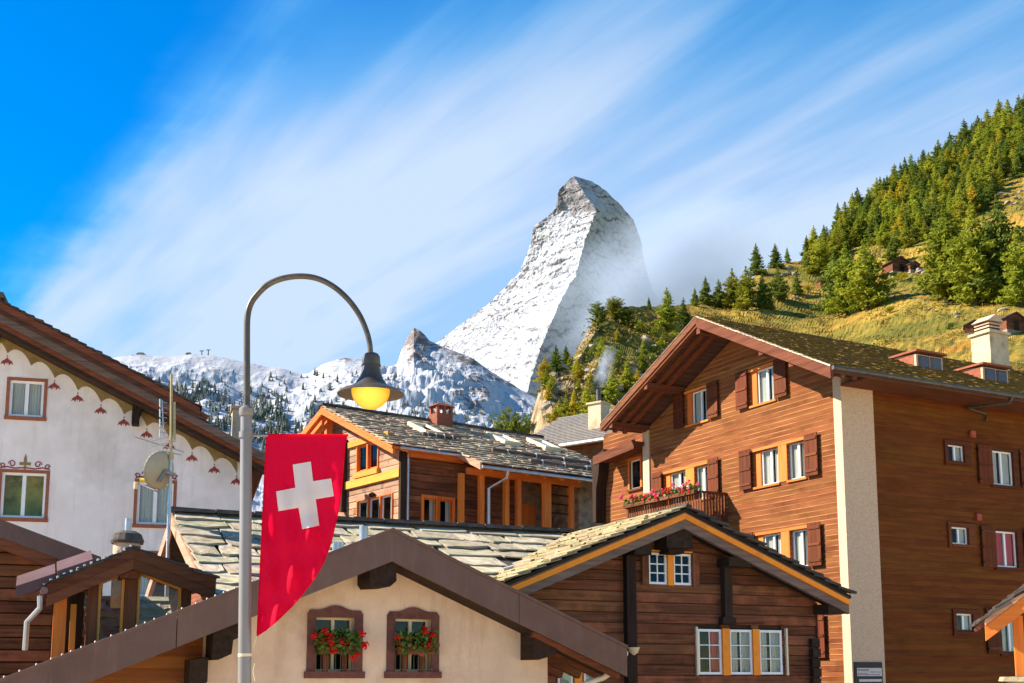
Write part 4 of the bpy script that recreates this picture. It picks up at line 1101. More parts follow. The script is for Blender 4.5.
# ---------------------------------------------------------------- F: the tall clapboarded building at right
def big_building():
    h = House('clapboard_building', 'tall brown clapboard building with sunlit gable, red shutters and pale corner pier, at right', 'building', 28, (840, 375, 36))
    G = h.left(0); S = h.front(0); yP, zP = h.fx(696.4, 317, -1.7); zP -= .02
    yR, zR = h.fx(828, 366, -1.7); yL, zL = h.fx(602, 424, -1.7)
    def ze(y): return zP + (zR - zP) * (yP - y) / (yP - yR) if y < yP else zP + (zL - zP) * (y - yP) / (yL - yP)
    XE = 17.0; soff = .38
    def gop(xl, xr, yt, yb, xref):     # opening on the gable from pixels; left in the photo = larger y
        a1 = G.px(xl, (yt + yb) / 2)[0]; a0 = G.px(xr, (yt + yb) / 2)[0]; zt = G.px(xref, yt)[1]; zb_ = G.px(xref, yb)[1]; return (a0, a1, zb_, zt)
    dz = 2.83
    g = {}
    g['t1'] = gop(686, 708.7, 392, 424, 693); g['t2'] = gop(750, 775.7, 369.5, 405, 757)
    g['m1'] = gop(754, 779.4, 450.7, 486.6, 760); g['m2'] = gop(787.5, 806.2, 441.5, 477.5, 787.5)
    g['l1'] = gop(664.5, 686.7, 473.5, 507, 670); g['l2'] = gop(695, 709.5, 466, 500, 695)
    for k in ('l1', 'l2'): g[k] = (g[k][0], g[k][1], g['m1'][2], g['m1'][3])
    g['m2'] = (g['m2'][0], g['m2'][1], g['m1'][2], g['m1'][3]); g['t2'] = (g['t2'][0], g['t2'][1], g['t1'][2], g['t1'][3])
    for s_, d_ in (('a', dz), ('b', 2 * dz)):
        g['m1' + s_] = (g['m1'][0], g['m1'][1], g['m1'][2] - d_, g['m1'][3] - d_); g['m2' + s_] = (g['m2'][0], g['m2'][1], g['m2'][2] - d_, g['m2'][3] - d_)
    x7 = G.px(650.5, 470)[0]
    poly = [(.28, -4), (x7, -4), (x7, ze(x7) - soff), (yP, zP - soff), (.28, ze(.28) - soff)]
    ops = list(g.values())
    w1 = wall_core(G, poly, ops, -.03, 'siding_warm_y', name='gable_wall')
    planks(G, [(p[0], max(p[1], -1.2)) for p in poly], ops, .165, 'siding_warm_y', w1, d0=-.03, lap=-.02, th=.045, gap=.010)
    for k, o in g.items():
        a0, a1, z0, z1 = o
        wide = k in ('t1', 't2', 'm1', 'm1a', 'm1b', 'l1')
        fa1 = a1 - (.30 if wide else 0)      # the leaf sits to the right, its deep reveal shows at the left
        fr = window(G, a0, fa1, z0, z1, leaves=2, fw=.055, rec=.10, curtain='sides', sill=None)
        if wide:
            mb = MB(); G.box(mb, fa1, a1, -.16, -.05, z0, z1); h.part('reveal_board', mb, 'wood_orange_z', fr)
        mb = MB(); G.box(mb, a0 - .03, a1 + .02, -.05, .06, z0 - .07, z0); h.part('sill', mb, 'wood_orange_y', fr)
    for a, b in (('m1', 'm2'), ('l1', 'l2'), ('m1a', 'm2a'), ('m1b', 'm2b')):
        mb = MB(); G.box(mb, g[b][1] + .003, g[a][0] - .003, -.02, .035, g[a][2], g[a][3]); h.part('window_post', mb, 'wood_orange_z')
        mb = MB(); G.box(mb, g[b][0] - .05, g[a][1] + .05, -.02, .045, g[a][3] + .002, g[a][3] + .09); h.part('lintel_board', mb, 'wood_orange_y')
    for k in ('t1', 't2'):
        mb = MB(); G.box(mb, g[k][0] - .05, g[k][1] + .05, -.02, .045, g[k][3] + .002, g[k][3] + .09); h.part('lintel_board', mb, 'wood_orange_y')
    SHW = .66
    def shp(o, left=None, right=True):
        if right: shutter(G, o[0] - .62, o[0] - .03, o[2] - .02, o[3] + .1)
    for k in ('t1', 't2', 'm2', 'l2', 'm2a', 'm2b'): o = g[k]; shutter(G, o[0] - .64, o[0] - .04, o[2] - .02, o[3] + .12, d=.09)
    for k in ('t1', 't2', 'm1', 'l1', 'm1a', 'm1b'): o = g[k]; shutter(G, o[1] + .04, o[1] + .64, o[2] - .02, o[3] + .12, d=.09)
    # corner pier and far pier
    mb = MB(); cx = S.px(871.5, 400)[0]; mb.box(-.06, cx, -.06, .28, -4, ze(.1) - soff - .12); h.part('corner_pier', mb, 'concrete')
    mb = MB(); mb.box(-.06, .3, x7, x7 + .42, -4, ze(x7 + .3) - soff); h.part('corner_pier', mb, 'concrete')
    # shaded long side
    zt = zR - .12
    def sop(x0, x1, y0, y1):
        a0, z1 = S.px(x0, y0); a1, z0 = S.px(x1, y1); return (a0, a1, z0, z1)
    small = [sop(946.4, 964.4, 444, 463), sop(950, 968.5, 526.5, 545), sop(955, 973.2, 613.5, 632)]
    big = [sop(990.4, 1014, 450, 486.5), sop(994, 1018, 530.6, 568), sop(999, 1022, 613, 653)]
    far = [(a0 + 4.6, a1 + 4.6, z0, z1) for a0, a1, z0, z1 in big]
    sops = small + big + far; sp = [(cx, -4), (XE, -4), (XE, zt), (cx, zt)]
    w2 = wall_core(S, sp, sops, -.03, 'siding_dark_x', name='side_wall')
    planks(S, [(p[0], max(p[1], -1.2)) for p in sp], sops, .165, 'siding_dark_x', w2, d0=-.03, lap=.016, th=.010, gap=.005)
    for o in small:
        window(S, *o, leaves=2, fw=.05, rec=.05, curtain='right', casing=None)
        mb = MB(); c = .13
        a0, a1, z0, z1 = o
        S.box(mb, a0 - c, a0, -.02, .06, z0 - c, z1 + c); S.box(mb, a1, a1 + .30, -.02, .05, z0, z1); S.box(mb, a0, a1 + .32, -.02, .064, z1, z1 + c); S.box(mb, a0, a1 + .32, -.02, .07, z0 - c * .7, z0); h.part('window_casing', mb, 'wood_red_x')
    for i, o in enumerate(big + far):
        window(S, *o, leaves=2, fw=.055, rec=.05, curtain='full' if i % 3 == 1 else 'sides', cm='curtain_red' if i % 3 == 1 else 'curtain', glass='glass' if i % 3 else 'glass')
        a0, a1, z0, z1 = o; mb = MB(); S.box(mb, a0 - .06, a1 + .3, -.02, .06, z0 - .1, z0); S.box(mb, a0 - .06, a1 + .3, -.02, .05, z1, z1 + .08); S.box(mb, a1, a1 + .26, -.02, .045, z0, z1); h.part('window_casing', mb, 'wood_red_x')
        shutter(S, a0 - .68, a0 - .03, z0 - .04, z1 + .12, d=.06); shutter(S, a1 + .3, a1 + .95, z0 - .04, z1 + .12, d=.06)
    for px, py in ((971.5, 434.5), (977.5, 517.5)):
        a, z = S.px(px, py); mb = MB(); S.box(mb, a - .11, a + .11, 0, .09, z - .11, z + .11); h.part('junction_box', mb, 'brick_red')
    # roof: two slabs, barge boards, purlins, rafters, mossy slates
    X0 = -1.7; yE = yR - .12; zE = ze(yE)
    right = [(X0, yE, zE), (XE + .8, yE, zE), (XE + .8, yP, zP), (X0, yP, zP)]; rf = h.part('roof', slab(right, .16), 'fascia_dark_x')
    yF = yL + .1; left = [(X0, yF, ze(yF)), (XE + .8, yF, ze(yF)), (XE + .8, yP, zP), (X0, yP, zP)]; h.part('roof', slab(left, .16), 'fascia_dark_x')
    ev = Vector((0, yP - yE, zP - zE)); LV = ev.length
    # mossy roof covering: small slates, far too many to pick out
    rnd = random.Random(4); mb = MB(); e = ev.normalized(); nn = Vector((0, -e.z, e.y)); v = 0
    while v < LV:
        u = X0 - .04
        while u < XE + .8:
            w_ = rnd.uniform(.28, .44); a = Vector((u, yE, zE)) + e * v + nn * (.05 + rnd.uniform(0, .02)); b = a + Vector((w_ - .012, 0, 0)); tl = e * .34 - nn * .04
            mb.loops([a, b, b + tl, a + tl], [a + nn * .03, b + nn * .03, b + tl + nn * .015, a + tl + nn * .015]); u += w_
        v += .22
    o = h.part('roof_slates', mb, 'moss_roof', rf); o['kind'] = 'stuff'
    GO = h.left(X0)
    for (q0, q1) in (((yP, zP), (yE, zE)), ((yP, zP), (yF, ze(yF)))):
        h.part('verge_strip', rake(GO, q0, q1, -.07, -.02, -.1, .04), 'pipe_cream' if q1[0] < yP else 'wood_grey_y')
        h.part('barge_board', rake(GO, q0, q1, .0, .34 if q1[0] < yP else .2, -.07, .03), 'wood_brown_y')
    for y in (yP, yP - 3.2, yP + 3.2, .35, x7 + .2):
        mb = MB(); zz = ze(y) - .34 - (.1 if y == yP else 0); mb.beam((X0 + .06, y, zz), (.3, y, zz), .2, .24); h.part('purlin', mb, 'wood_brown_x')
    for k, x in enumerate((-1.6, -1.15, -.7)):
        for q1 in ((yE + .1, zE), (yF - .1, ze(yF))):
            mb = MB(); mb.beam((x, yP, zP - .24), (x, q1[0], ze(q1[0]) - .24), .11, .17, up=(1, 0, 0)); h.part('rafter', mb, 'wood_brown_y')
    # gutter with its downpipe, and the eave soffit
    mb = MB(); mb.tube([(X0, yE - .06, zE - .02), (XE + .8, yE - .06, zE - .02)], .075, 8); gt = h.part('gutter', mb, 'lamp_metal', smooth=True)
    xa, za = h.fy(1012, 396, yE - .05); mb = MB(); pt = h.fy(985, 414, -.05); mb.tube([(xa, yE - .06, za - .02), (xa, yE + .05, za - .2), (xa - .5, -.15, pt[1] + .1), (pt[0], -.09, pt[1]), (pt[0], -.09, pt[1] - .25)], .05, 8); h.part('downpipe', mb, 'lamp_metal', gt, smooth=True)
    mb = MB(); mb.box(-.05, XE, yE + .02, -.0, zt - .02, zt + .03); h.part('soffit', mb, 'wood_brown_x')
    # two low roof lights with brick-red cheeks, and the chimney
    def on_roof(px, py): return h.plane(px, py, (0, yE, zE), nn)
    for px, py in ((930, 371), (996, 383.5)):
        p = on_roof(px, py); mb = MB(); wv, hv_, dp = .62, .52, 1.5
        bx = MB(); bx.loops([(p.x - wv, p.y, p.z - .1), (p.x - wv, p.y, p.z + hv_), (p.x - wv, p.y + dp, p.z + hv_ + .12), (p.x - wv, p.y + dp, p.z + .1)], [(p.x + wv, p.y, p.z - .1), (p.x + wv, p.y, p.z + hv_), (p.x + wv, p.y + dp, p.z + hv_ + .12), (p.x + wv, p.y + dp, p.z + .1)])
        dm = h.part('dormer', bx, 'concrete'); mb.box(p.x - wv - .1, p.x + wv + .1, p.y - .12, p.y + dp, p.z + hv_ + .07, p.z + hv_ + .14); h.part('dormer_roof', mb, 'terracotta', dm)
        for s in (0, 1):
            x0 = p.x - wv + .1 + s * (wv - .06); f = MB(); f.box(x0, x0 + wv - .14, p.y - .035, p.y - .002, p.z + .06, p.z + hv_ - .04); h.part('window_frame', f, 'wood_grey_x', dm)
            f = MB(); f.box(x0 + .05, x0 + wv - .19, p.y - .045, p.y - .036, p.z + .11, p.z + hv_ - .09); h.part('pane', f, 'glass_mirror', dm)
        f = MB(); f.loops([(p.x - wv - .012, p.y + .1, p.z + .02), (p.x - wv - .012, p.y + .1, p.z + hv_ - .02), (p.x - wv - .012, p.y + dp - .1, p.z + hv_ + .05), (p.x - wv - .012, p.y + dp - .1, p.z + .12)], [(p.x - wv - .002, p.y + .1, p.z + .02), (p.x - wv - .002, p.y + .1, p.z + hv_ - .02), (p.x - wv - .002, p.y + dp - .1, p.z + hv_ + .05), (p.x - wv - .002, p.y + dp - .1, p.z + .12)]); h.part('dormer_cheek', f, 'terracotta', dm)
    c = h.fy(991, 366, yP - .3); x, z = c; w_ = .52; yy = yP - .3; zt_ = h.fy(991, 337, yy)[1]
    mb = MB(); mb.box(x - w_, x + w_, yy - .45, yy + .45, z - 1.2, zt_); ch = h.part('chimney', mb, 'chimney_plaster')
    mb = MB(); mb.box(x - w_ - .08, x + w_ + .08, yy - .53, yy + .53, zt_, zt_ + .1); h.part('chimney_ledge', mb, 'chimney_plaster', ch)
    hz = .42; x_, w2_ = x - .05, .36
    for i in range(3): mb = MB(); mb.box(x_ - w2_, x_ + w2_, yy - .36, yy + .36, zt_ + .14 + i * .13, zt_ + .20 + i * .13); h.part('chimney_louvre', mb, 'concrete', ch)
    mb = MB(); mb.box(x_ - w2_ + .05, x_ + w2_ - .05, yy - .3, yy + .3, zt_ + .1, zt_ + .5); h.part('chimney_throat', mb, 'black', ch)
    mb = MB(); mb.loops([(x_ - w2_ - .1, yy - .42, zt_ + .52), (x_ + w2_ + .1, yy - .42, zt_ + .52), (x_, yy - .42, zt_ + .82)], [(x_ - w2_ - .1, yy + .42, zt_ + .52), (x_ + w2_ + .1, yy + .42, zt_ + .52), (x_, yy + .42, zt_ + .82)]); h.part('chimney_hood', mb, 'concrete', ch)
    # balcony on the gable
    yb0 = h.fx(727, 500, 0)[0]; zt_b = h.fx(726, 493, 0)[1]; yb1 = x7 + .1; dpt = 1.05
    mb = MB(); mb.box(-dpt, 0, yb0, yb1, zt_b - 1.12, zt_b - .98); bal = h.part('balcony', mb, 'wood_brown_y')
    mb = MB(); mb.box(-dpt - .04, .0, yb0 - .03, yb0 + .05, zt_b - .07, zt_b); h.part('handrail', mb, 'wood_brown_x', bal)
    mb = MB(); mb.box(-dpt - .05, -dpt + .05, yb0 + .051, yb1, zt_b - .07, zt_b + .003); h.part('handrail', mb, 'wood_brown_y', bal)
    for i in range(8): mb = MB(); x = -dpt + .05 + i * .128; mb.box(x, x + .085, yb0 - .005, yb0 + .025, zt_b - 1.1, zt_b - .071); h.part('baluster', mb, 'wood_brown_z', bal)
    n = int((yb1 - yb0) / .15)
    for i in range(n): mb = MB(); y = yb0 + .06 + i * .15; mb.box(-dpt - .012, -dpt + .018, y, y + .1, zt_b - 1.1, zt_b - .071); h.part('baluster', mb, 'wood_brown_z', bal)
    # lower rear wing behind the far pier
    y2 = h.fx(601, 470, .5)[0]; zw = h.fx(620, 450, .5)[1] + 1.2
    E2 = h.left(.5); o = (h.fx(641, 480, .5)[0], h.fx(630, 480, .5)[0], E2.px(634, 489)[1], E2.px(634, 460)[1]); pl = [(x7 + .42, -4), (y2 - .2, -4), (y2 - .2, zw - .4), (x7 + .42, zw)]
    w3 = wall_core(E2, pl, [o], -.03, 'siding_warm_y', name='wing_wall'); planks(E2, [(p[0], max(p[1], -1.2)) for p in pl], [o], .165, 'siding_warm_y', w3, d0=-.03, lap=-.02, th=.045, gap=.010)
    window(E2, *o, leaves=1, fw=.05, rec=.06, curtain=None, casing=('wood_orange_z', .09, .04), sill=('wood_brown_y', .12, .1, .08))
    pa = (x7 + .3, ze(x7 + .3) - .9); pb = h.fx(594, 458, -.5); sb = slab([(-.5, pb[0], pb[1]), (4, pb[0], pb[1]), (4, pa[0], pa[1] + .1), (-.5, pa[0], pa[1] + .1)], .14); h.part('wing_roof', sb, 'wood_brown_y')
    h.part('barge_board', rake(h.left(-.5), (pa[0], pa[1] + .1), pb, -.06, .3, -.02, .05), 'wood_brown_y')
    mb = MB(); yy = y2 - .1; zz = pb[1] + .1; W2 = h.left(.5)
    W2.prism(mb, [(yy + .1, zz + .05), (yy - .9, zz + .32), (yy - .9, zz + .1), (yy - .55, zz - .15), (yy - .5, zz - .6), (yy - .3, zz - 1.2), (yy - .25, zz - 2.6), (yy + .0, zz - 2.6), (yy - .02, zz - .7)], .02, .5); h.part('bracket', mb, 'wood_black_z')
    # sign on the pier foot
    a0, z1 = h.fy(853.5, 662, -.06); a1, z0 = h.fy(882.5, 690, -.06)
    r = h.root.matrix_basis if False else None
    return h, (a0, a1, z0, z1), (yb0, yb1, zt_b, dpt)


FB, SIGN, BALC = big_building()


def on_house(h, name, label, cat, p, group=None):
    """an Empty in world space standing where local point p of a house is, turned like the house"""
    w = h.o + h.ux * p[0] + h.uy * p[1]; e = empty(name, (w.x, w.y, p[2]), h.root.rotation_euler.z); tag(e, label, cat, group); return e


def board_sign():
    a0, a1, z0, z1 = SIGN; w = a1 - a0; hh = z1 - z0; e = on_house(FB, 'board_sign', 'black board with grey printed panel and white lines at the foot of the pale pier', 'sign', (a0, -.06, z0))
    MB().box(0, w, -.035, -.003, 0, hh).obj('board', 'black', e)
    pn = MB().box(w * .08, w * .97, -.041, -.036, hh * .50, hh * .79).obj('printed_panel', 'sign_print', e)
    MB().box(w * .14, w * .96, -.041, -.036, hh * .30, hh * .39).obj('printed_line', 'sign_print', e)
    rnd = random.Random(2)
    for j, (zf, x0, x1) in enumerate(((.735, .10, .5), (.69, .10, .5), (.645, .55, .93), (.60, .1, .45), (.55, .1, .9))):
        x = x0
        while x < x1:
            l = rnd.uniform(.02, .05); MB().box(w * x, w * min(x + l, x1), -.044, -.0415, hh * (zf - .012), hh * (zf + .012)).obj('letter_row', 'black', pn); x += l + .014
    # a green-gold tuft of cut stone foot beside it


board_sign()


# geraniums: trough, foliage and separate blooms
def bloom_mesh(seed, m):
    rnd = random.Random(seed); mb = MB()
    for i in range(26):
        v = Vector((rnd.gauss(0, 1), rnd.gauss(0, 1), rnd.gauss(0, 1))).normalized(); a = v.cross(Vector((.3, .5, .8))).normalized(); b = v.cross(a); c = v * .8; s = .34
        mb.add([c - a * s, c - b * s + v * .14, c + a * s, c + b * s + v * .1, c + v * .3], [(0, 1, 4), (1, 2, 4), (2, 3, 4), (3, 0, 4)])
    mb.add([(.6 * x, .6 * y, .6 * z) for x, y, z in [(1, 0, 0), (-1, 0, 0), (0, 1, 0), (0, -1, 0), (0, 0, 1), (0, 0, -1)]], [(0, 2, 4), (2, 1, 4), (1, 3, 4), (3, 0, 4), (2, 0, 5), (1, 2, 5), (3, 1, 5), (0, 3, 5)])
    me = mb.mesh('bloom', recalc=False); me.materials.append(MATS[m]); return me


BLOOMS = {m: [bloom_mesh(i, m) for i in range(3)] for m in ('petal_red', 'petal_pink', 'petal_white')}


def foliage(n, ext, size, seed):
    rnd = random.Random(seed); mb = MB()
    for i in range(n):
        c = Vector((rnd.uniform(-ext[0], ext[0]), rnd.uniform(-ext[1], ext[1]), rnd.uniform(-ext[2], ext[2]) * (1 - .3 * rnd.random())))
        a = Vector((rnd.gauss(0, 1), rnd.gauss(0, 1), rnd.gauss(0, 1))).normalized(); b = a.cross(Vector((rnd.gauss(0, 1), rnd.gauss(0, 1), rnd.gauss(0, 1)))).normalized(); s = size * rnd.uniform(.6, 1.2)
        mb.add([c - a * s, c - b * s * .8, c + a * s, c + b * s * .8], [(0, 1, 2, 3)])
    return mb


def flower_box(h, p, along, L, blooms, label, group, trough='wood_brown_x', fz=.13, fsz=.045, nleaf=420, yaw=0.0):
    """p: house-local middle of the trough; along: 'x' or 'y'; blooms: (offset along, out, up, radius, material)"""
    e = on_house(h, 'flower_box', label, 'flowers', p, group)
    if along == 'y': e.rotation_euler.z += R(90)
    MB().box(-L / 2, L / 2, -.07, .08, -.13, 0).obj('trough', trough, e)
    f = foliage(nleaf, (L / 2 + .05, .14, fz), fsz, int(abs(p[0] * 100))).obj('foliage', 'leaf_green', e, recalc=False); f.location = (0, -.05, fz * .35); f['kind'] = 'stuff'
    rnd = random.Random(int(abs(p[1] * 91 + p[0] * 7)))
    for u, d, z, r_, m in blooms:
        o = link_mesh('bloom', rnd.choice(BLOOMS[m]), None, e); o.location = (u, d, z); o.scale = (r_, r_, r_); o.rotation_euler = (rnd.random() * 3, rnd.random() * 3, rnd.random() * 3)
    return e


def balcony_flowers():
    yb0, yb1, zt, d = BALC; rnd = random.Random(12); n = 3; L = (yb1 - yb0 - .2) / n
    for i in range(n):
        y = yb0 + .25 + L * (i + .5) - .1; bl = []
        for k in range(26):
            m = rnd.choice(['petal_red', 'petal_red', 'petal_pink', 'petal_pink', 'petal_white'])
            bl.append((rnd.uniform(-L / 2, L / 2), rnd.uniform(-.22, .22), rnd.uniform(-.05, .36), rnd.uniform(.045, .085), m))
        flower_box(FB, (-d - .14, y, zt + .05), 'y', L * .96, bl, ('balcony box of red and pink geraniums nearest the balcony corner', 'middle balcony box of red, pink and white geraniums', 'balcony box of pink geraniums farthest from the balcony corner')[i], 'flower boxes on the balcony', fz=.17, fsz=.06, nleaf=300)


balcony_flowers()


# ---------------------------------------------------------------- E: the old log house with the orange barge board
EH = House('log_house', 'old dark log house with orange barge boards and white-barred windows, right of centre', 'house', 24, (686, 560, 29))


def log_house():
    h = EH; W = h.front(0); WO = h.front(-.8)
    xp, zp = WO.px(685.6, 506); xr, zr_ = WO.px(851, 593); xl, zl = WO.px(507, 580)
    def zt(x): return zp + (zr_ - zp) * (x - xp) / (xr - xp) if x > xp else zp + (zl - zp) * (xp - x) / (xp - xl)
    def op(x0, x1, y0, y1):
        a0, z1 = W.px(x0, y0); a1, z0 = W.px(x1, y1); return (a0, a1, z0, z1)
    up = [op(646.8, 665.8, 552.5, 584.7), op(671.5, 690, 553.5, 585.5)]; up = [(o[0], o[1], up[0][2], up[0][3]) for o in up]
    lw = [op(696, 721, 629, 674.5), op(727.5, 751.5, 629, 674.5), op(757, 781.5, 629, 674)]; lw = [(o[0], o[1], lw[0][2], lw[0][3]) for o in lw]
    wl = W.px(520, 660)[0]; wr = W.px(816, 640)[0]; soff = .42
    low = [(a - 4.2, b - 4.2, c - .15, d - .15) for a, b, c, d in lw]
    ops = up + lw; poly = [(wl, -4), (wr, -4), (wr, zt(wr) - soff), (xp, zp - soff), (wl, zt(wl) - soff)]
    w = wall_core(W, poly, ops, -.02, 'wood_black_x', name='wall')
    c1 = W.px(627, 600)[0]; c2 = W.px(723, 590)[0]
    planks(W, [(p[0], max(p[1], .2)) for p in poly], ops, .245, 'log_dark_x', w, d0=-.02, th=.07, name='log', gap=.008, jit=.014, roundlog=True, cuts=(c1,))
    for i, o in enumerate(up): window(W, *o, leaves=1, cols=2, rows=3, fw=.055, rec=-.06, curtain=None, glass='glass', bar=.03)
    for i, o in enumerate(lw): window(W, *o, leaves=1, cols=2, rows=3, fw=.06, rec=-.06, curtain=('right', 'sides', 'sides')[i], cm=('curtain_red', 'curtain', 'curtain')[i], bar=.022, glass='glass')
    for a, b, z0, z1 in ((up[0][1], up[1][0], up[0][2], up[0][3]), (lw[0][1], lw[1][0], lw[0][2], lw[0][3]), (lw[1][1], lw[2][0], lw[0][2], lw[0][3])):
        mb = MB(); W.box(mb, a + .004, b - .004, .02, .11, z0 - .02, z1 + .02); h.part('window_post', mb, 'paint_orange')
    mb = MB(); W.box(mb, up[0][0] - .03, up[1][1] + .03, .02, .112, up[0][3] + .022, up[0][3] + .06); h.part('window_head', mb, 'paint_orange')
    mb = MB(); W.box(mb, up[1][1] + .02, up[1][1] + .2, .02, .13, up[0][2] - .03, up[0][3] + .03); h.part('window_jamb', mb, 'log_dark_z'); mb = MB(); W.box(mb, up[0][0] - .2, up[0][0] - .02, .02, .13, up[0][2] - .03, up[0][3] + .03); h.part('window_jamb', mb, 'log_dark_z')
    for a in (lw[0][0] - .07, lw[2][1] + .09): mb = MB(); W.box(mb, a, a + .05, .02, .12, lw[0][2] - .02, lw[0][3] + .05); h.part('window_jamb', mb, 'frame_cream')
    # a half-hidden low window at the left, under the neighbour's eave
    for px0, px1 in ((556, 571), (582, 594)):
        a0, z1 = W.px(px0, 668); a1, z0 = W.px(px1, 688); mb = MB(); W.box(mb, a0, a1, .06, .10, z0, z1); f = h.part('window_frame', mb, 'frame_white'); mb = MB(); W.box(mb, a0 + .05, a1 - .05, .1, .104, z0 + .05, z1 - .05); h.part('pane', mb, 'glass_mirror', f)
    a0, z1 = W.px(572, 664); mb = MB(); W.box(mb, a0, a0 + .2, .06, .13, z1 - 1, z1); h.part('window_post', mb, 'paint_orange')
    # upright wall posts, log ends, purlin ends
    zt1 = zt(c1) - soff - .05; mb = MB(); W.box(mb, c1 - .13, c1 + .12, .05, .24, -4, zt1); h.part('wall_post', mb, 'wood_black_z')
    zl2 = W.px(723, 624)[1]; mb = MB(); W.box(mb, c2 - .11, c2 + .11, .05, .24, zl2, zt(c2) - soff - .3); h.part('wall_post', mb, 'wood_black_z'); mb = MB(); W.box(mb, c2 - .2, c2 + .17, .05, .28, zl2 - .02, zl2 + .16); h.part('post_foot', mb, 'wood_black_x')
    mb = MB(); W.box(mb, c2 - .22, c2 + .5, .1, .62, zt(c2) - soff - .32, zt(c2) - soff - .1); h.part('purlin', mb, 'wood_black_y')
    mb = MB(); W.box(mb, c1 - .15, c1 + .3, .1, .66, zt(c1) - soff - .28, zt(c1) - soff - .04); h.part('purlin', mb, 'wood_black_y')
    xb0, zb1 = W.px(664, 531, .5); xb1, zb0 = W.px(690, 549, .5); mb = MB(); W.box(mb, xb0, xb1, -.1, .62, zb0, zb1 + .1); h.part('ridge_beam', mb, 'wood_black_y')
    mb = MB(); W.box(mb, xb0 + .12, xb1 - .16, -.1, .5, zb0 - .12, zb0 - .003); h.part('ridge_corbel', mb, 'wood_black_y')
    mb = MB(); W.box(mb, wr - .1, wr + .42, .0, .66, zt(wr + .1) - soff - .26, zt(wr + .1) - soff - .02); h.part('purlin', mb, 'wood_black_y')
    for i in range(9): mb = MB(); W.box(mb, wr - .28, wr - .04, .06, .2 + .03 * (i % 2), 1.0 + i * .245 - .6, 1.0 + i * .245 - .6 + .21); h.part('log_end', mb, 'wood_black_y')
    mb = MB(); W.box(mb, wr - .03, wr + .0, -9, .1, -4, zt(wr) - soff); h.part('side_wall', mb, 'log_dark_y'); mb = MB(); W.box(mb, wl, wl + .03, -9, .0, -4, zt(wl) - soff); h.part('side_wall', mb, 'log_dark_y')
    # roof
    Y0, Y1 = -.78, 10.0
    rl = h.part('roof', slab([(xl, Y0, zl - .06), (xl, Y1, zl - .06), (xp, Y1, zp - .06), (xp, Y0, zp - .06)], .1), 'wood_grey_y')
    rr = h.part('roof', slab([(xr, Y0, zr_ - .06), (xr, Y1, zr_ - .06), (xp, Y1, zp - .06), (xp, Y0, zp - .06)], .1), 'wood_grey_y')
    ev = Vector((xp - xl, 0, zp - zl)); slates(h, rl, (xl - .06, Y0 - .06, zl - .05), (0, 1, 0), ev, 7.2, ev.length + .02, .62, .42, .036, 'slate_gold', seed=21, rough=.8, keep=lambda u, v: u < .35 + (ev.length * math.cos(math.atan2(ev.z, ev.x))) * 0 + 1.2 + v * 1.08)
    ev2 = Vector((xp - xr, 0, zp - zr_)); slates(h, rr, (xr + .06, Y0 - .06, zr_ - .05), (0, 1, 0), ev2, 1.6, ev2.length + .02, .75, .36, .05, 'slate_dark', seed=22)
    for q in ((xl, zl), (xr, zr_)):
        h.part('verge_board', rake(WO, (xp, zp - .04), (q[0], q[1] - .04), .02, .10, -.3, .0), 'wood_black_x')
        h.part('barge_board', rake(WO, (xp, zp - .04), (q[0] * .995, q[1] - .04), .13, .265, -.1, -.02), 'paint_orange')
        h.part('barge_rafter', rake(WO, (xp, zp - .04), (q[0], q[1] - .04), .27, .48, -.2, -.08), 'wood_grey_x')
        h.part('roof_lath', rake(WO, (xp, zp - .04), (q[0], q[1] - .04), .265, .36, -.7, -.21), 'wood_black_x')
    # cream pipe lying on the slates, wall lamp
    p0 = h.plane(495, 576, (xl, 0, zl + .12), Vector((-math.sin(math.atan2(zp - zl, xp - xl)), 0, math.cos(math.atan2(zp - zl, xp - xl)))))
    a, z = W.px(632, 650, .2); mb = MB(); mb.lathe([(.02, -.12), (.10, -.06), (.14, .04), (.15, .06), (.0, .06)], W.w(a, .28, z), 12); lp = h.part('wall_lamp', mb, 'frame_cream', smooth=True); mb = MB(); W.box(mb, a - .02, a + .02, .07, .2, z - .02, z + .02); h.part('lamp_arm', mb, 'black', lp)
    return xp, zp, xl, zl


LX = log_house()


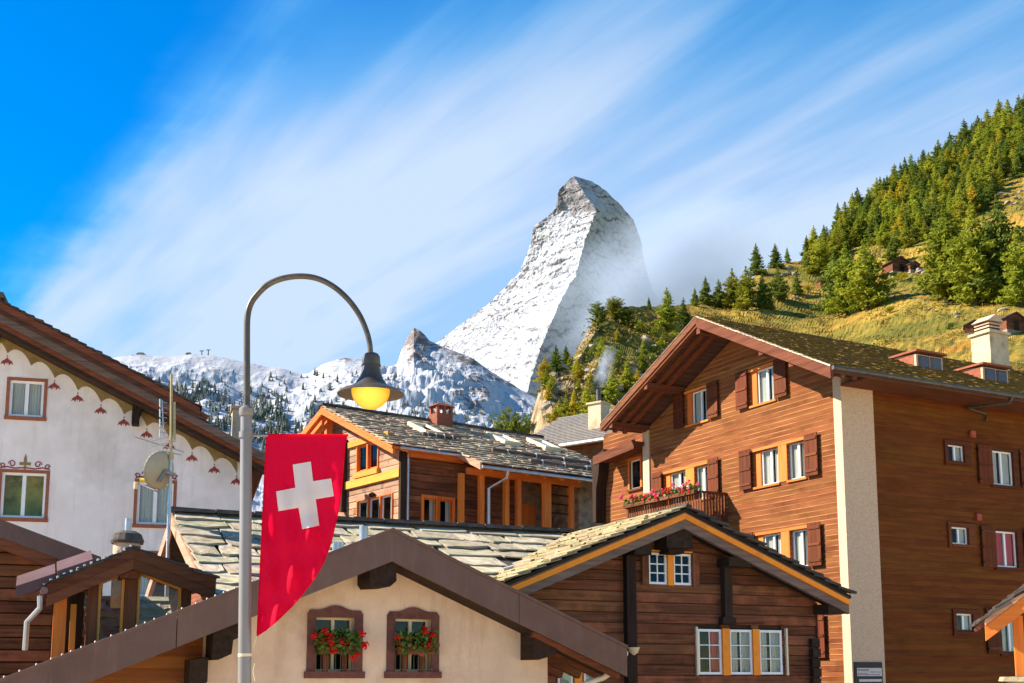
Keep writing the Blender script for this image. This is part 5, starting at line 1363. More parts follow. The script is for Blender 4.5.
# ---------------------------------------------------------------- B: the long stone-slab roof
def slab_roof_house():
    h = EH; xp, zp, xl, zl = LX
    a0 = h.fy(173, 514, 5.0); yr = 5.0; zr_ = zp - .04; x0 = a0[0]
    w = h.o + h.ux * x0 + h.uy * yr
    b = House('slab_roofed_house', 'low house under a long roof of lichened stone slabs, behind the beige gable', 'house', 24, (100, 600, 30)); b.o = Vector((h.o.x, h.o.y, 0)); b.root.location = (h.o.x, h.o.y, -4)
    slope = (zp - zl) / (xp - xl); run = 6.4; ye = yr - run; ze = zr_ - slope * run
    X1 = -.3
    def valley(u, v):          # keep what lies left of the log house's roof
        x = x0 + u; y = ye + v * math.cos(math.atan(slope)); z = ze + (y - ye) * slope; return z + .02 > zl + (x - xl) * slope or x < xl
    pa = [(x0, ye, ze - .05), (xl, ye, ze - .05), (xp - .2, yr, zr_ - .05), (x0, yr, zr_ - .05)]
    rf = b.part('roof', slab(pa, .12), 'slate_dark')
    b.part('roof', slab([(x0, yr + 5, zr_ - .05 - slope * 5), (xp, yr + 5, zr_ - .05 - slope * 5), (xp, yr, zr_ - .05), (x0, yr, zr_ - .05)], .12), 'slate_dark')
    slates(b, rf, (x0 - .05, ye, ze - .04), (1, 0, 0), (0, 1, slope), X1 - x0, run / math.cos(math.atan(slope)), 1.05, .70, .038, 'slate_lichen', keep=valley, seed=5, wj=.45, limit=300, lap=1.4, rough=1.9)
    # ridge stones
    x = x0 - .1; rnd = random.Random(6)
    while x < X1:
        l = rnd.uniform(.7, 1.2); mb = MB(); mb.loops([(x, yr - .3, zr_ + .0), (x + l - .03, yr - .3, zr_ + .0), (x + l - .03, yr + .3, zr_ + .03), (x, yr + .3, zr_ + .03)], [(x, yr - .26, zr_ + .10 + rnd.uniform(0, .02)), (x + l - .03, yr - .28, zr_ + .09), (x + l - .03, yr + .3, zr_ + .1), (x, yr + .3, zr_ + .1)]); b.part('ridge_stone', mb, 'slate_dark', rf); x += l
    # left verge boards and gable wall
    L_ = b.left(x0); e0 = (yr, zr_ - .06); e1 = (ye - .1, ze - .06 - .1 * slope)
    b.part('verge_board', rake(L_, e0, e1, .0, .30, -.05, .06), 'wood_pink_y'); e2 = (yr + 5, zr_ - .06 - 5 * slope); b.part('verge_board', rake(L_, e0, e2, .0, .30, -.05, .06), 'wood_pink_y')
    mb = MB(); WL = b.left(x0 + .6); WL.prism(mb, [(ye + .8, -4), (yr + 4.2, -4), (yr + 4.2, zr_ - 4.2 * slope - .4), (yr, zr_ - .3), (ye + .8, ze + .4 - .4)], 0, -.3); b.part('gable_wall', mb, 'log_dark_y')
    mb = MB(); mb.box(x0 + .6, -5.2, ye + .8, ye + 1, -4, ze + .2); b.part('front_wall', mb, 'log_dark_x')
    for i in range(5):
        y = yr - 1.0 - i * 1.15; mb = MB(); mb.beam((x0 - .0, y, zr_ - slope * (yr - y) - .32), (x0 + 1.2, y, zr_ - slope * (yr - y) - .32), .14, .18); b.part('purlin', mb, 'wood_red_x')
    # vent pipes on the slabs
    n = Vector((0, -slope, 1)).normalized()
    for px, py, r_, hh in ((363.5, 541, .11, .36), (336, 552, .09, .22), (340.5, 552, .09, .22)):
        p = b.plane(px, py, (0, yr, zr_ + .05), n); mb = MB(); mb.lathe([(r_, -.2), (r_, hh), (r_ * .8, hh), (r_ * .8, hh - .1)], p, 12); b.part('vent_pipe', mb, 'galvanised', None, True)
    p = b.plane(502, 571, (0, yr, zr_ + .13), n); q = b.plane(538, 561, (0, yr, zr_ + .16), n); mb = MB(); mb.tube([p, q], .07, 10); b.part('pipe', mb, 'pipe_cream', None, True); mb = MB(); d = (q - p).normalized(); mb.tube([q - d * .12, q + d * .02], .095, 10); b.part('pipe_collar', mb, 'pipe_cream', None, True)
    return b


BH = slab_roof_house()


# ---------------------------------------------------------------- D: the beige gable in front
def beige_house():
    h = House('beige_gable_house', 'beige plastered gable house with brown metal verge and two geranium windows, in front', 'house', 25, (392, 560, 22)); W = h.front(0); WO = h.front(-.8)
    xp, zp = WO.px(392.5, 529.5); xr, zr_ = WO.px(627, 647); xl, zl = WO.px(-60, 704); tk = zp - WO.px(394, 561.5)[1]
    L = lambda x: zp + (zr_ - zp) * (x - xp) / (xr - xp) if x > xp else zp + (zl - zp) * (xp - x) / (xp - xl)
    cl = W.px(205, 660)[0]; cr = W.px(547.5, 665)[0]; s = tk * .72
    def op(x0, x1, y0, y1):
        a0, z1 = W.px(x0, y0); a1, z0 = W.px(x1, y1); return (a0, a1, z0, z1)
    o = [op(316, 353.5, 617, 671.5), op(395, 430.5, 617, 671.5)]; o = [(a, b, o[0][2], o[0][3]) for a, b, c, d in o]; ops = o
    poly = [(cl, -4), (cr, -4), (cr, L(cr) - s), (xp, zp - s), (cl, L(cl) - s)]
    wall_core(W, poly, ops, 0, 'plaster_beige')
    mb = MB(); W.box(mb, cr - .02, cr, -6, -.002, -4, L(cr) - s); W.box(mb, cl, cl + .02, -6, -.002, -4, L(cl) - s); h.part('side_wall', mb, 'plaster_beige')
    wood_l = [(W.px(60, 690)[0], -4), (cl - .004, -4), (cl - .004, L(cl) - s), (W.px(60, 690)[0], L(W.px(60, 690)[0]) - s)]
    ww = wall_core(W, wood_l, [], -.25, 'wood_orange_x', name='timber_wall'); planks(W, [(p[0], max(p[1], 0)) for p in wood_l], [], .2, 'siding_warm_x', ww, d0=-.25, th=.02)
    for i, (a0, a1, z0, z1) in enumerate(o):
        window(W, a0, a1, z0, z1, leaves=2, fw=.04, rec=.16, curtain=None, fm='frame_cream')
        # painted surround with a wavy head, built proud of the plaster
        c = (a0 + a1) / 2; bw = .155; A0 = a0 - bw; A1 = a1 + bw; top = [(A1, z1 + .06), (A1 - .05, z1 + .13), (A1 - .2, z1 + .13), (c + .22, z1 + .15), (c + .1, z1 + .2), (c, z1 + .215), (c - .1, z1 + .2), (c - .22, z1 + .15), (A0 + .2, z1 + .13), (A0 + .05, z1 + .13), (A0, z1 + .06)]
        mb = MB(); W.prism(mb, [(a0 - .002, z1), (a1 + .002, z1), (A1, z1 - .002)] + top + [(A0, z1 - .002)], 0, .035); W.box(mb, A0, a0, 0, .034, z0, z1); W.box(mb, a1, A1, 0, .034, z0, z1); h.part('window_surround', mb, 'surround_brown')
        mb = MB(); W.box(mb, A0 - .04, A1 + .04, -.05, .07, z0 - .12, z0); h.part('sill', mb, 'surround_brown')
        # little railing
        rl = MB(); gz = z0 + .42; W.box(rl, a0 - .02, a1 + .02, .06, .07, gz - .01, gz); W.box(rl, a0 - .02, a1 + .02, .06, .07, z0 + .03, z0 + .04)
        for k in range(9): x = a0 + (a1 - a0) * k / 8; W.box(rl, x - .004, x + .004, .061, .069, z0 + .04, gz - .01)
        h.part('window_rail', rl, 'lamp_metal')
        for f in (.26, .74): mb = MB(); x = a0 + (a1 - a0) * f; W.box(mb, x - .045, x + .045, -.04, .05, z0, z0 + .3); h.part('box_support', mb, 'wood_brown_z')
        k = 22 / FPX
        if i == 0: src = [(315, 636, 3.4), (324, 632, 3.6), (329, 637, 4), (330, 644, 4.2), (332, 650, 3.6), (341, 642, 3.6), (349, 640.5, 3.4), (361, 633.5, 3.8), (364, 645.5, 3.8), (353, 657, 3.6), (357.5, 653, 3.4), (326, 631, 3), (322, 640, 3)]
        else: src = [(398, 637, 3.6), (401.5, 646, 3.2), (402.5, 650.5, 3.2), (415, 648, 3.5), (423.5, 630.5, 4.4), (432, 636, 4.2), (428, 644, 3.8), (425, 645, 3.4), (410, 638, 2.4)]
        bl = []
        for bx, by, br in src:
            a, z = W.px(bx, by, .22); bl.append((a - c, -.0 + (-.1 if br > 3.5 else -.04), z - (gz + .02), br * k * 1.12, 'petal_red'))
        if i == 1: a, z = W.px(422, 654, .22); bl.append((a - c, -.05, z - gz - .02, .05, 'petal_pink'))
        flower_box(h, (c, -.17, gz + .02), 'x', (a1 - a0) * .96, bl, ('red geraniums in the left window of the beige gable', 'red geraniums in the right window of the beige gable')[i], 'geranium boxes of the beige gable', fz=.23, fsz=.042, nleaf=560 if i == 0 else 400)
    # verge of folded metal: two runs each with a seam and a capping
    for q in ((xl, zl), (xr, zr_)):
        for (t0, t1) in ((0, .52), (.52, 1)):
            p = (xp + (q[0] - xp) * t0, zp + (q[1] - zp) * t0); e = (xp + (q[0] - xp) * (t1 - .002), zp + (q[1] - zp) * (t1 - .002))
            h.part('verge_board', rake(WO, p, e, 0, tk, -.03, .02), 'metal_brown')
        h.part('verge_cap', rake(WO, (xp, zp), q, -.03, .03, -.12, .045), 'metal_brown'); h.part('soffit_board', rake(WO, (xp, zp), q, tk * .80, tk * .95, -.95, -.031), 'wood_black_x')
        h.part('barge_rafter', rake(WO, (xp, zp), q, tk * .3, tk * .79, -.2, -.05), 'wood_brown_x')
        rf = h.part('roof', slab([(q[0], -.77, q[1] - .10), (q[0], 4.2, q[1] - .10), (xp, 4.2, zp - .10), (xp, -.77, zp - .10)], .12), 'slate_dark')
    # ridge beam end and eave brackets
    b0, zz1 = W.px(370, 556, .7); b1, zz0 = W.px(396, 588, .7); mb = MB(); W.prism(mb, [(b0, zz1), (b1, zz1), (b1, zz0 + .12), (b1 - .12, zz0 + .02), (b0 + .06, zz0), (b0, zz0 + .08)], -.1, .72); h.part('ridge_beam', mb, 'wood_black_y')
    for px0, px1, y0, y1 in ((533, 560, 632, 660), (213, 238, 622, 660)):
        b0, zz1 = W.px(px0, y0, .55); b1, zz0 = W.px(px1, y1, .55); mb = MB(); W.prism(mb, [(b0, zz1), (b1, zz1), (b1, zz1 - .25), (b1 - .1, zz1 - .3), (b1 - .12, zz0 + .1), (b0 + .1, zz0), (b0, zz0)], -.1, .6); h.part('bracket', mb, 'wood_black_y')
    b0, zz1 = W.px(190, 660, .4); mb = MB(); W.prism(mb, [(b0, zz1), (b0 + .3, zz1 + .05), (b0 + .3, zz1 - .35), (b0 + .12, zz1 - .6), (b0, zz1 - .6)], -.1, .4); h.part('bracket', mb, 'wood_black_y')
    # rafter tails under the right eave, white fixing blocks, downpipe
    for i in range(5):
        y = -.55 + i * .8; mb = MB(); e = Vector((xr - .05, y, zr_ - tk + .04)); d = Vector((xp - xr, 0, zp - zr_)).normalized(); mb.beam(e, e + d * 2.0, .14, .16); h.part('rafter', mb, 'wood_brown_x')
    p = [h.fy(615, 661, -.4), h.fy(612, 672, -.4), h.fy(603, 678, -.3), h.fy(585, 684, -.1), h.fy(560, 694, .1)]; mb = MB(); mb.tube([(q[0], yy, q[1]) for q, yy in zip(p, (-.4, -.4, -.3, -.1, .1))], .055, 10); h.part('downpipe', mb, 'pipe_cream', None, True)
    q = h.fy(615, 652, -.4); mb = MB(); mb.tube([(xr + .02, -.7, zr_ - .12), (xr + .02, 4, zr_ - .12)], .07, 8); h.part('gutter', mb, 'pipe_cream', None, True)
    # metal tile tips showing over the left verge
    n = 24
    for i in range(n):
        t = (i + .5) / n; x = xp + (xl - xp) * (.34 + .62 * t + .008 * math.sin(i * 7.3)); z = L(x); mb = MB(); mb.lathe([(.016, -.02), (.018, .03), (.010, .04), (0, .045)], (x, -.72, z + .01), 6); h.part('snow_stud', mb, 'pipe_cream', None, True)
    return h


DH = beige_house()


# ---------------------------------------------------------------- C: the chalet with orange timber and slab roof
def chalet():
    h = House('orange_chalet', 'weathered chalet with orange timber, layered slab roof and three roof windows, at centre', 'house', 37, (401, 490, 50)); G = h.left(0); S = h.front(0)
    yP, zP = h.fx(322, 407, -.8); yR, zR = h.fx(392, 445, -.8); sl = (zP - zR) / (yP - yR); yL = yP + 5.6
    zt = lambda y: zP - sl * abs(y - yP)
    XE = h.fy(602, 480, -.3)[0]; X1 = h.fy(450, 450, -.4)[0]; X2 = h.fy(471, 462, -1.4)[0]
    # gable wall of pale planks, lit
    def gop(xl, xr, yt, yb, xref):
        a1 = G.px(xl, (yt + yb) / 2)[0]; a0 = G.px(xr, (yt + yb) / 2)[0]; return (a0, a1, G.px(xref, yb)[1], G.px(xref, yt)[1])
    u = gop(358, 379.5, 447.5, 472.5, 358); l_ = gop(358, 393.5, 502, 527, 358)
    poly = [(0, -4), (yL - 1, -4), (yL - 1, zt(yL - 1) - .3), (yP, zP - .3), (0, zt(0) - .3)]
    w = wall_core(G, poly, [u, l_], -.02, 'log_pale_y', name='gable_wall'); planks(G, [(p[0], max(p[1], 6)) for p in poly], [u, l_], .30, 'log_pale_y', w, d0=-.02, th=.06, name='log', gap=.012, jit=.01, roundlog=True)
    n = 3; wv = (l_[1] - l_[0]) / n
    for i in range(n): window(G, l_[0] + wv * i + .04, l_[0] + wv * (i + 1) - .04, l_[2], l_[3], leaves=1, fw=.07, rec=.02, curtain='left', fm='frame_white' if i else 'frame_white', casing=('wood_orange_z', .05, .09))
    for i in range(2): ww = (u[1] - u[0]) / 2; window(G, u[0] + ww * i + .05, u[0] + ww * (i + 1) - .05, u[2], u[3], leaves=1, fw=.07, rec=.02, curtain='left', fm='wood_orange_z', casing=('wood_orange_z', .06, .09))
    b1 = G.px(349, 486); b2 = G.px(400, 472); mb = MB(); G.box(mb, -.05, b1[0] + .6, .03, .16, b2[1] - .22, b2[1] + .12); h.part('sill_beam', mb, 'wood_yellow_y')
    c1 = G.px(349, 449); mb = MB(); G.box(mb, u[0] - .9, u[1] + .7, .03, .15, u[3] + .05, u[3] + .3); h.part('head_beam', mb, 'wood_yellow_y')
    mb = MB(); G.box(mb, u[0] - .1, u[1] + .1, .03, .2, u[2] - .3, u[2] - .06); h.part('window_bench', mb, 'wood_yellow_y')
    mb = MB(); y = G.px(346.5, 480)[0]; G.box(mb, y - .12, y + .12, .04, .3, h.fx(347, 512, 0)[1], h.fx(347, 440, 0)[1]); h.part('wall_post', mb, 'wood_black_z')
    mb = MB(); G.box(mb, yP - .13, yP + .1, .3, .6, zP - 1.5, zP - .35); h.part('king_post', mb, 'wood_orange_z')
    y, z = G.px(375, 497); mb = MB(); mb.lathe([(.14, 0), (.16, .12), (.05, .2), (0, .2)], G.w(y, .14, z), 10); h.part('wall_lamp', mb, 'black', None, True)
    # long side: log wall, windows, porch posts
    def sop(x0, x1, y0, y1, d=0.0):
        a0, z1 = S.px(x0, y0, d); a1, z0 = S.px(x1, y1, d); return (a0, a1, z0, z1)
    w1 = sop(423, 435, 498, 530); w2 = sop(439, 451, 499, 530); w2 = (w2[0], w2[1], w1[2], w1[3]); ops = [w1, w2]
    dr = sop(516, 542, 470, 560); xs = h.fy(516, 500, 0)[0]; xstone = h.fy(571, 500, 0)[0]
    zE = zt(0) - .35; sp = [(0, -4), (xs, -4), (xs, zE), (0, zE)]
    w = wall_core(S, sp, ops, -.02, 'wood_black_x', name='side_wall'); planks(S, [(p[0], max(p[1], 6)) for p in sp], ops, .32, 'log_dark_x', w, d0=-.02, th=.07, name='log', gap=.014, jit=.012, roundlog=True)
    for o in ops: window(S, *o, leaves=1, fw=.06, rec=.0, curtain='right', cm='curtain', fm='wood_orange_z', casing=('wood_orange_z', .14, .1))
    mb = MB(); S.prism(mb, [(xs, -4), (xstone, -4), (xstone, zE), (xs, zE)], -1.3, -1.5); h.part('porch_back_wall', mb, 'stone_wall')
    mb = MB(); a0 = h.fy(519, 510, 1.25)[0]; a1 = h.fy(535, 510, 1.25)[0]; mb.box(a0, a1, 1.22, 1.29, 5, h.fy(525, 504, 1.25)[1]); h.part('door', mb, 'wood_orange_z')
    mb = MB(); mb.box(xstone, XE + .2, -.55, 7, -4, zE + .1); h.part('stone_end', mb, 'stone_wall')
    mb = MB(); S.box(mb, -.12, .14, .0, .16, -4, zE); h.part('corner_post', mb, 'wood_black_z'); x = h.fy(408, 490, -.2)[0]; mb = MB(); mb.tube([(x, -.2, zE), (x, -.2, -4)], .05, 8); h.part('downpipe', mb, 'galvanised', None, True)
    yb = -1.1; bz = h.fy(468, 471, yb)[1]; xb0 = h.fy(467, 470, yb)[0]; xb1 = h.fy(580, 485, yb)[0]
    mb = MB(); mb.box(xb0, xb1, yb - .1, yb + .1, bz - .14, bz + .14); h.part('porch_beam', mb, 'wood_orange_x')
    for px in (461, 481, 506, 518, 546.5, 571):
        x = h.fy(px, 500, yb)[0]; s = .11 if px != 546.5 else .2; mb = MB(); mb.box(x - s, x + s, yb - .1, yb + .1, -4, bz - .141); h.part('porch_post', mb, 'wood_orange_z')
    xa, xb = h.fy(550, 500, yb)[0], h.fy(568, 500, yb)[0]
    for py in (486, 495.5, 504.5, 513.5): z = h.fy(560, py, yb)[1]; mb = MB(); mb.tube([(xa, yb, z), (xb, yb, z)], .035, 6); h.part('porch_bar', mb, 'wood_black_x')
    mb = MB(); mb.box(.2, xb0 + .3, -.45, -.22, zE - .25, zE + .12); h.part('eave_beam', mb, 'wood_orange_x')
    # roof: main plane, stepped porch plane, far plane
    X0 = -.8; yM = -.65; yPo = -2.1
    rf = h.part('roof', slab([(X0, yM, zt(yM)), (X2 - .0, yM, zt(yM)), (X2 - .0, yP, zP), (X0, yP, zP)], .12), 'wood_orange_x')
    rp = h.part('porch_roof', slab([(X2, yPo, zt(yPo)), (XE + 1.0, yPo, zt(yPo)), (XE + 1.0, yP, zP), (X2, yP, zP)], .12), 'wood_orange_x'); h.part('roof', slab([(X0, yL, zt(yL)), (XE + 1, yL, zt(yL)), (XE + 1, yP, zP), (X0, yP, zP)], .12), 'wood_orange_x')
    ev = Vector((0, 1, sl)); k = math.hypot(1, sl)
    sky = []
    nn = Vector((0, -sl, 1)).normalized()
    for (px, py) in ((425, 431), (503, 441), (543, 446.5)): sky.append(h.plane(px, py, (0, yP, zP + .1), nn))
    def kp(ox, oy):
        def f(u, v):
            x = ox + u; y = oy + v / k
            return not any(abs(x - s.x) < .55 and abs(y - s.y) < .9 for s in sky)
        return f
    n1 = slates(h, rf, (X0 - .08, yM - .05, zt(yM) + .0), (1, 0, 0), ev, X2 - X0, (yP - yM) * k, .72, .46, .055, 'slate_grey', keep=kp(X0, yM), seed=31, wj=.35, lap=1.5)
    slates(h, rp, (X2, yPo - .05, zt(yPo) + .0), (1, 0, 0), ev, XE + 1.05 - X2, (yP - yPo) * k, .80, .46, .055, 'slate_grey', keep=kp(X2, yPo), seed=32, wj=.35, lap=1.5, limit=300 - n1)
    x = X0 - .1; rnd = random.Random(9)
    while x < XE + 1: l = rnd.uniform(.6, 1.0); mb = MB(); mb.box(x, x + l - .02, yP - .25, yP + .25, zP + .06, zP + .15 + rnd.uniform(0, .03)); h.part('ridge_stone', mb, 'slate_dark', rf); x += l
    GO = h.left(X0)
    h.part('barge_board', rake(GO, (yP, zP), (yM, zt(yM)), .02, .34, -.08, .03), 'wood_orange_y'); h.part('barge_board', rake(GO, (yP, zP), (yL, zt(yL)), .02, .34, -.08, .03), 'wood_orange_y')
    h.part('barge_batten', rake(GO, (yP, zP), (yM, zt(yM)), -.0, .12, -.04, .07), 'wood_orange_y'); h.part('barge_batten', rake(GO, (yP, zP - .6), (yL, zt(yL) - .6), .0, .2, -.08, .0), 'wood_orange_y')
    h.part('barge_board', rake(h.left(X2), (yM + .5, zt(yM + .5) + .06), (yPo - .05, zt(yPo - .05) + .06), -.06, .26, -.05, .05), 'wood_pink_y')
    mb = MB(); mb.tube([(X2, yPo - .1, zt(yPo) - .1), (XE + 1, yPo - .1, zt(yPo) - .1)], .08, 8); gt = h.part('gutter', mb, 'galvanised', None, True)
    x = h.fy(488.6, 500, yb - .3)[0]; mb = MB(); mb.tube([(x + .45, yPo - .1, zt(yPo) - .16), (x + .4, yPo - .05, zt(yPo) - .45), (x, yb - .3, zt(yPo) - .85), (x, yb - .3, -4)], .07, 10); h.part('downpipe', mb, 'galvanised', gt, True)
    mb = MB(); mb.tube([(X0 + .3, yM - .1, zt(yM) - .06), (X2, yM - .1, zt(yM) - .06)], .07, 8); h.part('gutter', mb, 'galvanised', None, True)
    for i in range(9): x = X2 + .6 + i * (XE - X2) / 8.5; mb = MB(); mb.beam((x, yPo + .05, zt(yPo + .05) - .2), (x, .2, zt(.2) - .2), .12, .14); h.part('rafter', mb, 'wood_orange_y')
    # roof windows
    for s in sky:
        e = ev.normalized(); fr = MB(); w_, l2 = .5, .85
        def P(u, v, t): q = s + Vector((u, 0, 0)) + e * v + nn * t; return (q.x, q.y, q.z)
        for (u0, u1, v0, v1) in ((-w_, w_, -l2, -l2 + .12), (-w_, w_, l2 - .12, l2), (-w_, -w_ + .1, -l2 + .12, l2 - .12), (w_ - .1, w_, -l2 + .12, l2 - .12)):
            fr.hexa([P(u0, v0, -.1), P(u1, v0, -.1), P(u1, v1, -.1), P(u0, v1, -.1), P(u0, v0, .2), P(u1, v0, .2), P(u1, v1, .2), P(u0, v1, .2)])
        f = h.part('roof_window', fr, 'frame_cream'); g_ = MB(); g_.hexa([P(-w_ + .1, -l2 + .12, .1), P(w_ - .1, -l2 + .12, .1), P(w_ - .1, l2 - .12, .1), P(-w_ + .1, l2 - .12, .1), P(-w_ + .1, -l2 + .12, .15), P(w_ - .1, -l2 + .12, .15), P(w_ - .1, l2 - .12, .15), P(-w_ + .1, l2 - .12, .15)]); h.part('pane', g_, 'glass_sky', f)
        b_ = MB(); b_.hexa([P(-w_ + .1, -l2 + .12, -.05), P(w_ - .1, -l2 + .12, -.05), P(w_ - .1, l2 - .12, -.05), P(-w_ + .1, l2 - .12, -.05), P(-w_ + .1, -l2 + .12, 0), P(w_ - .1, -l2 + .12, 0), P(w_ - .1, l2 - .12, 0), P(-w_ + .1, l2 - .12, 0)]); h.part('blind', b_, 'room_dark', f)
    # snow poles
    for y, xa, xb in ((.35, 5.0, XE + .6), (-.9, 6.2, XE + .4), (1.8, 2.2, 4.0)):
        mb = MB(); mb.tube([(xa, y, zt(y) + .22), ((xa + xb) / 2, y, zt(y) + .20), (xb, y, zt(y) + .22)], .08, 8); sp_ = h.part('snow_pole', mb, 'wood_grey_x', None, True)
        for i in range(4): x = xa + (xb - xa) * (i + .5) / 4; mb = MB(); mb.box(x - .02, x + .02, y - .12, y + .3, zt(y) + .02, zt(y) + .3); h.part('pole_hook', mb, 'galvanised', sp_)
    # chimney with arched openings
    c = h.fy(441, 420, yP - .5); x, z = c; yy = yP - .5; t = h.fy(441, 404.5, yy)[1]; mb = MB(); w_ = .46
    mb.box(x - w_, x + w_, yy - .35, yy + .35, z - 1, z + (t - z) * .35); ch = h.part('chimney', mb, 'terracotta')
    for q in (-w_, -.07, w_ - .14):
        for r_ in (-.35, .21): mb = MB(); mb.box(x + q, x + q + .14, yy + r_, yy + r_ + .14, z + (t - z) * .35, z + (t - z) * .82); h.part('chimney_pier', mb, 'terracotta', ch)
    mb = MB(); z8 = z + (t - z) * .82; mb.loops([(x - w_ - .1, yy - .45, z8), (x + w_ + .1, yy - .45, z8), (x + w_ + .1, yy + .45, z8), (x - w_ - .1, yy + .45, z8)], [(x - w_ + .2, yy - .2, t + .03), (x + w_ - .2, yy - .2, t + .03), (x + w_ - .2, yy + .2, t + .03), (x - w_ + .2, yy + .2, t + .03)]); h.part('chimney_cap', mb, 'terracotta', ch)
    return h


chalet()


# ---------------------------------------------------------------- G: grey tiled roof behind, its chimney and smoke
def grey_house():
    h = House('grey_roofed_house', 'house with plain grey tiled roof and pale smoking chimney, behind the chalet', 'house', -39, (600, 440, 62)); 
    xa, za = h.fy(570, 444, 0); xb, zb_ = h.fy(604, 438.5, 0); ze = (za + zb_) / 2; x0 = h.fy(556, 446, 0)[0]; sl = .55; run = 5.0; X1 = 8
    rf = h.part('roof', slab([(x0 - 3.5, 0, ze), (X1, 0, ze), (X1, run, ze + run * sl), (x0 - 3.5, run, ze + run * sl)], .15), 'tile_grey')
    h.part('roof', slab([(x0 - 3.5, 2 * run, ze), (X1, 2 * run, ze), (X1, run, ze + run * sl), (x0 - 3.5, run, ze + run * sl)], .15), 'tile_grey')
    rnd = random.Random(1); mb = MB(); e = Vector((0, 1, sl)).normalized(); nn = Vector((0, -sl, 1)).normalized(); v = 0; L_ = run * math.hypot(1, sl); i = 0
    while v < L_:
        u = x0 - 3.5 - (.2 if i % 2 else 0)
        while u < X1:
            a = Vector((u, 0, ze)) + e * v + nn * .05; b = a + Vector((.38, 0, 0)); t = e * .42 - nn * .04; mb.loops([a, b, b + t, a + t], [a + nn * .025, b + nn * .025, b + t + nn * .02, a + t + nn * .02]); u += .4
        v += .33; i += 1
    o = h.part('roof_tiles', mb, 'tile_grey', rf); o['kind'] = 'stuff'
    mb = MB(); mb.box(x0 - 2.8, X1 - .6, .7, 2 * run - .7, -4, ze + .1); h.part('wall', mb, 'log_dark_x'); mb = MB(); mb.tube([(x0 - 3.5, -.08, ze - .05), (X1, -.08, ze - .05)], .09, 8); h.part('gutter', mb, 'galvanised', None, True)
    yy = 2.2; x, z = h.fy(599, 436, yy); t = h.fy(599, 405, yy)[1]; mb = MB(); mb.box(x - .42, x + .42, yy - .42, yy + .42, z - 1, t); ch = h.part('chimney', mb, 'chimney_plaster'); mb = MB(); mb.box(x - .5, x + .5, yy - .5, yy + .5, t, t + .1); h.part('chimney_cap', mb, 'chimney_plaster', ch)
    mb = MB(); mb.lathe([(.14, 0), (.14, .75), (.11, .75), (.11, .5)], (x, yy, t + .1), 10); h.part('flue', mb, 'lamp_metal', ch, True)
    w = h.o + h.ux * x + h.uy * yy; return Vector((w.x, w.y, t + .9))


SMOKE = grey_house()
sm = cloud_volume('smoke', SMOKE + Vector((.35, 0, 1.2)), (.6, .6, 1.7), 2.2, (1.4, 1.4, 2.2), 2.0, lo=.35, hi=.7, tilt=R(18), soft=.2, label='thin white smoke rising from the pale chimney')


# ---------------------------------------------------------------- I: dark log house at the left edge
def dark_house():
    h = House('dark_log_house', 'dark log house with brown metal verge, cut by the left edge', 'house', 20, (30, 600, 25)); W = h.front(0); WO = h.front(-.7)
    p0 = WO.px(0, 519); p1 = WO.px(101, 557); sl = (p1[1] - p0[1]) / (p1[0] - p0[0]); xp = p0[0] - 2.6; zp = p0[1] - sl * 2.6; xr, zr_ = p1; xl = 2 * xp - xr
    zt = lambda x: zp + sl * abs(x - xp)
    wr = W.px(100, 640)[0]; poly = [(2 * xp - wr, -4), (wr, -4), (wr, zt(wr) - .5), (xp, zp - .5), (2 * xp - wr, zt(wr) - .5)]
    w = wall_core(W, poly, [], -.02, 'wood_black_x'); planks(W, [(p[0], max(p[1], .2)) for p in poly], [], .25, 'log_dark_x', w, d0=-.02, th=.1, name='log', gap=.014, jit=.015, roundlog=True)
    mb = MB(); W.box(mb, wr - .05, wr, -7, -.05, -4, zt(wr) - .5); h.part('side_wall', mb, 'log_dark_y')
    for q in (xr, xl):
        h.part('verge_board', rake(WO, (xp, zp), (q, zr_), 0, .36, -.04, .02), 'metal_brown'); h.part('barge_board', rake(WO, (xp, zp), (q, zr_), .365, .58, -.3, -.03), 'wood_brown_x')
        h.part('roof', slab([(q, -.68, zr_ - .05), (q, 7, zr_ - .05), (xp, 7, zp - .05), (xp, -.68, zp - .05)], .14), 'slate_dark'); h.part('roof_covering', slab([(q, -.6, zr_ + .0), (q, 7, zr_ + .0), (xp, 7, zp + .0), (xp, -.6, zp + .0)], .04), 'metal_brown')
    return h


dark_house()


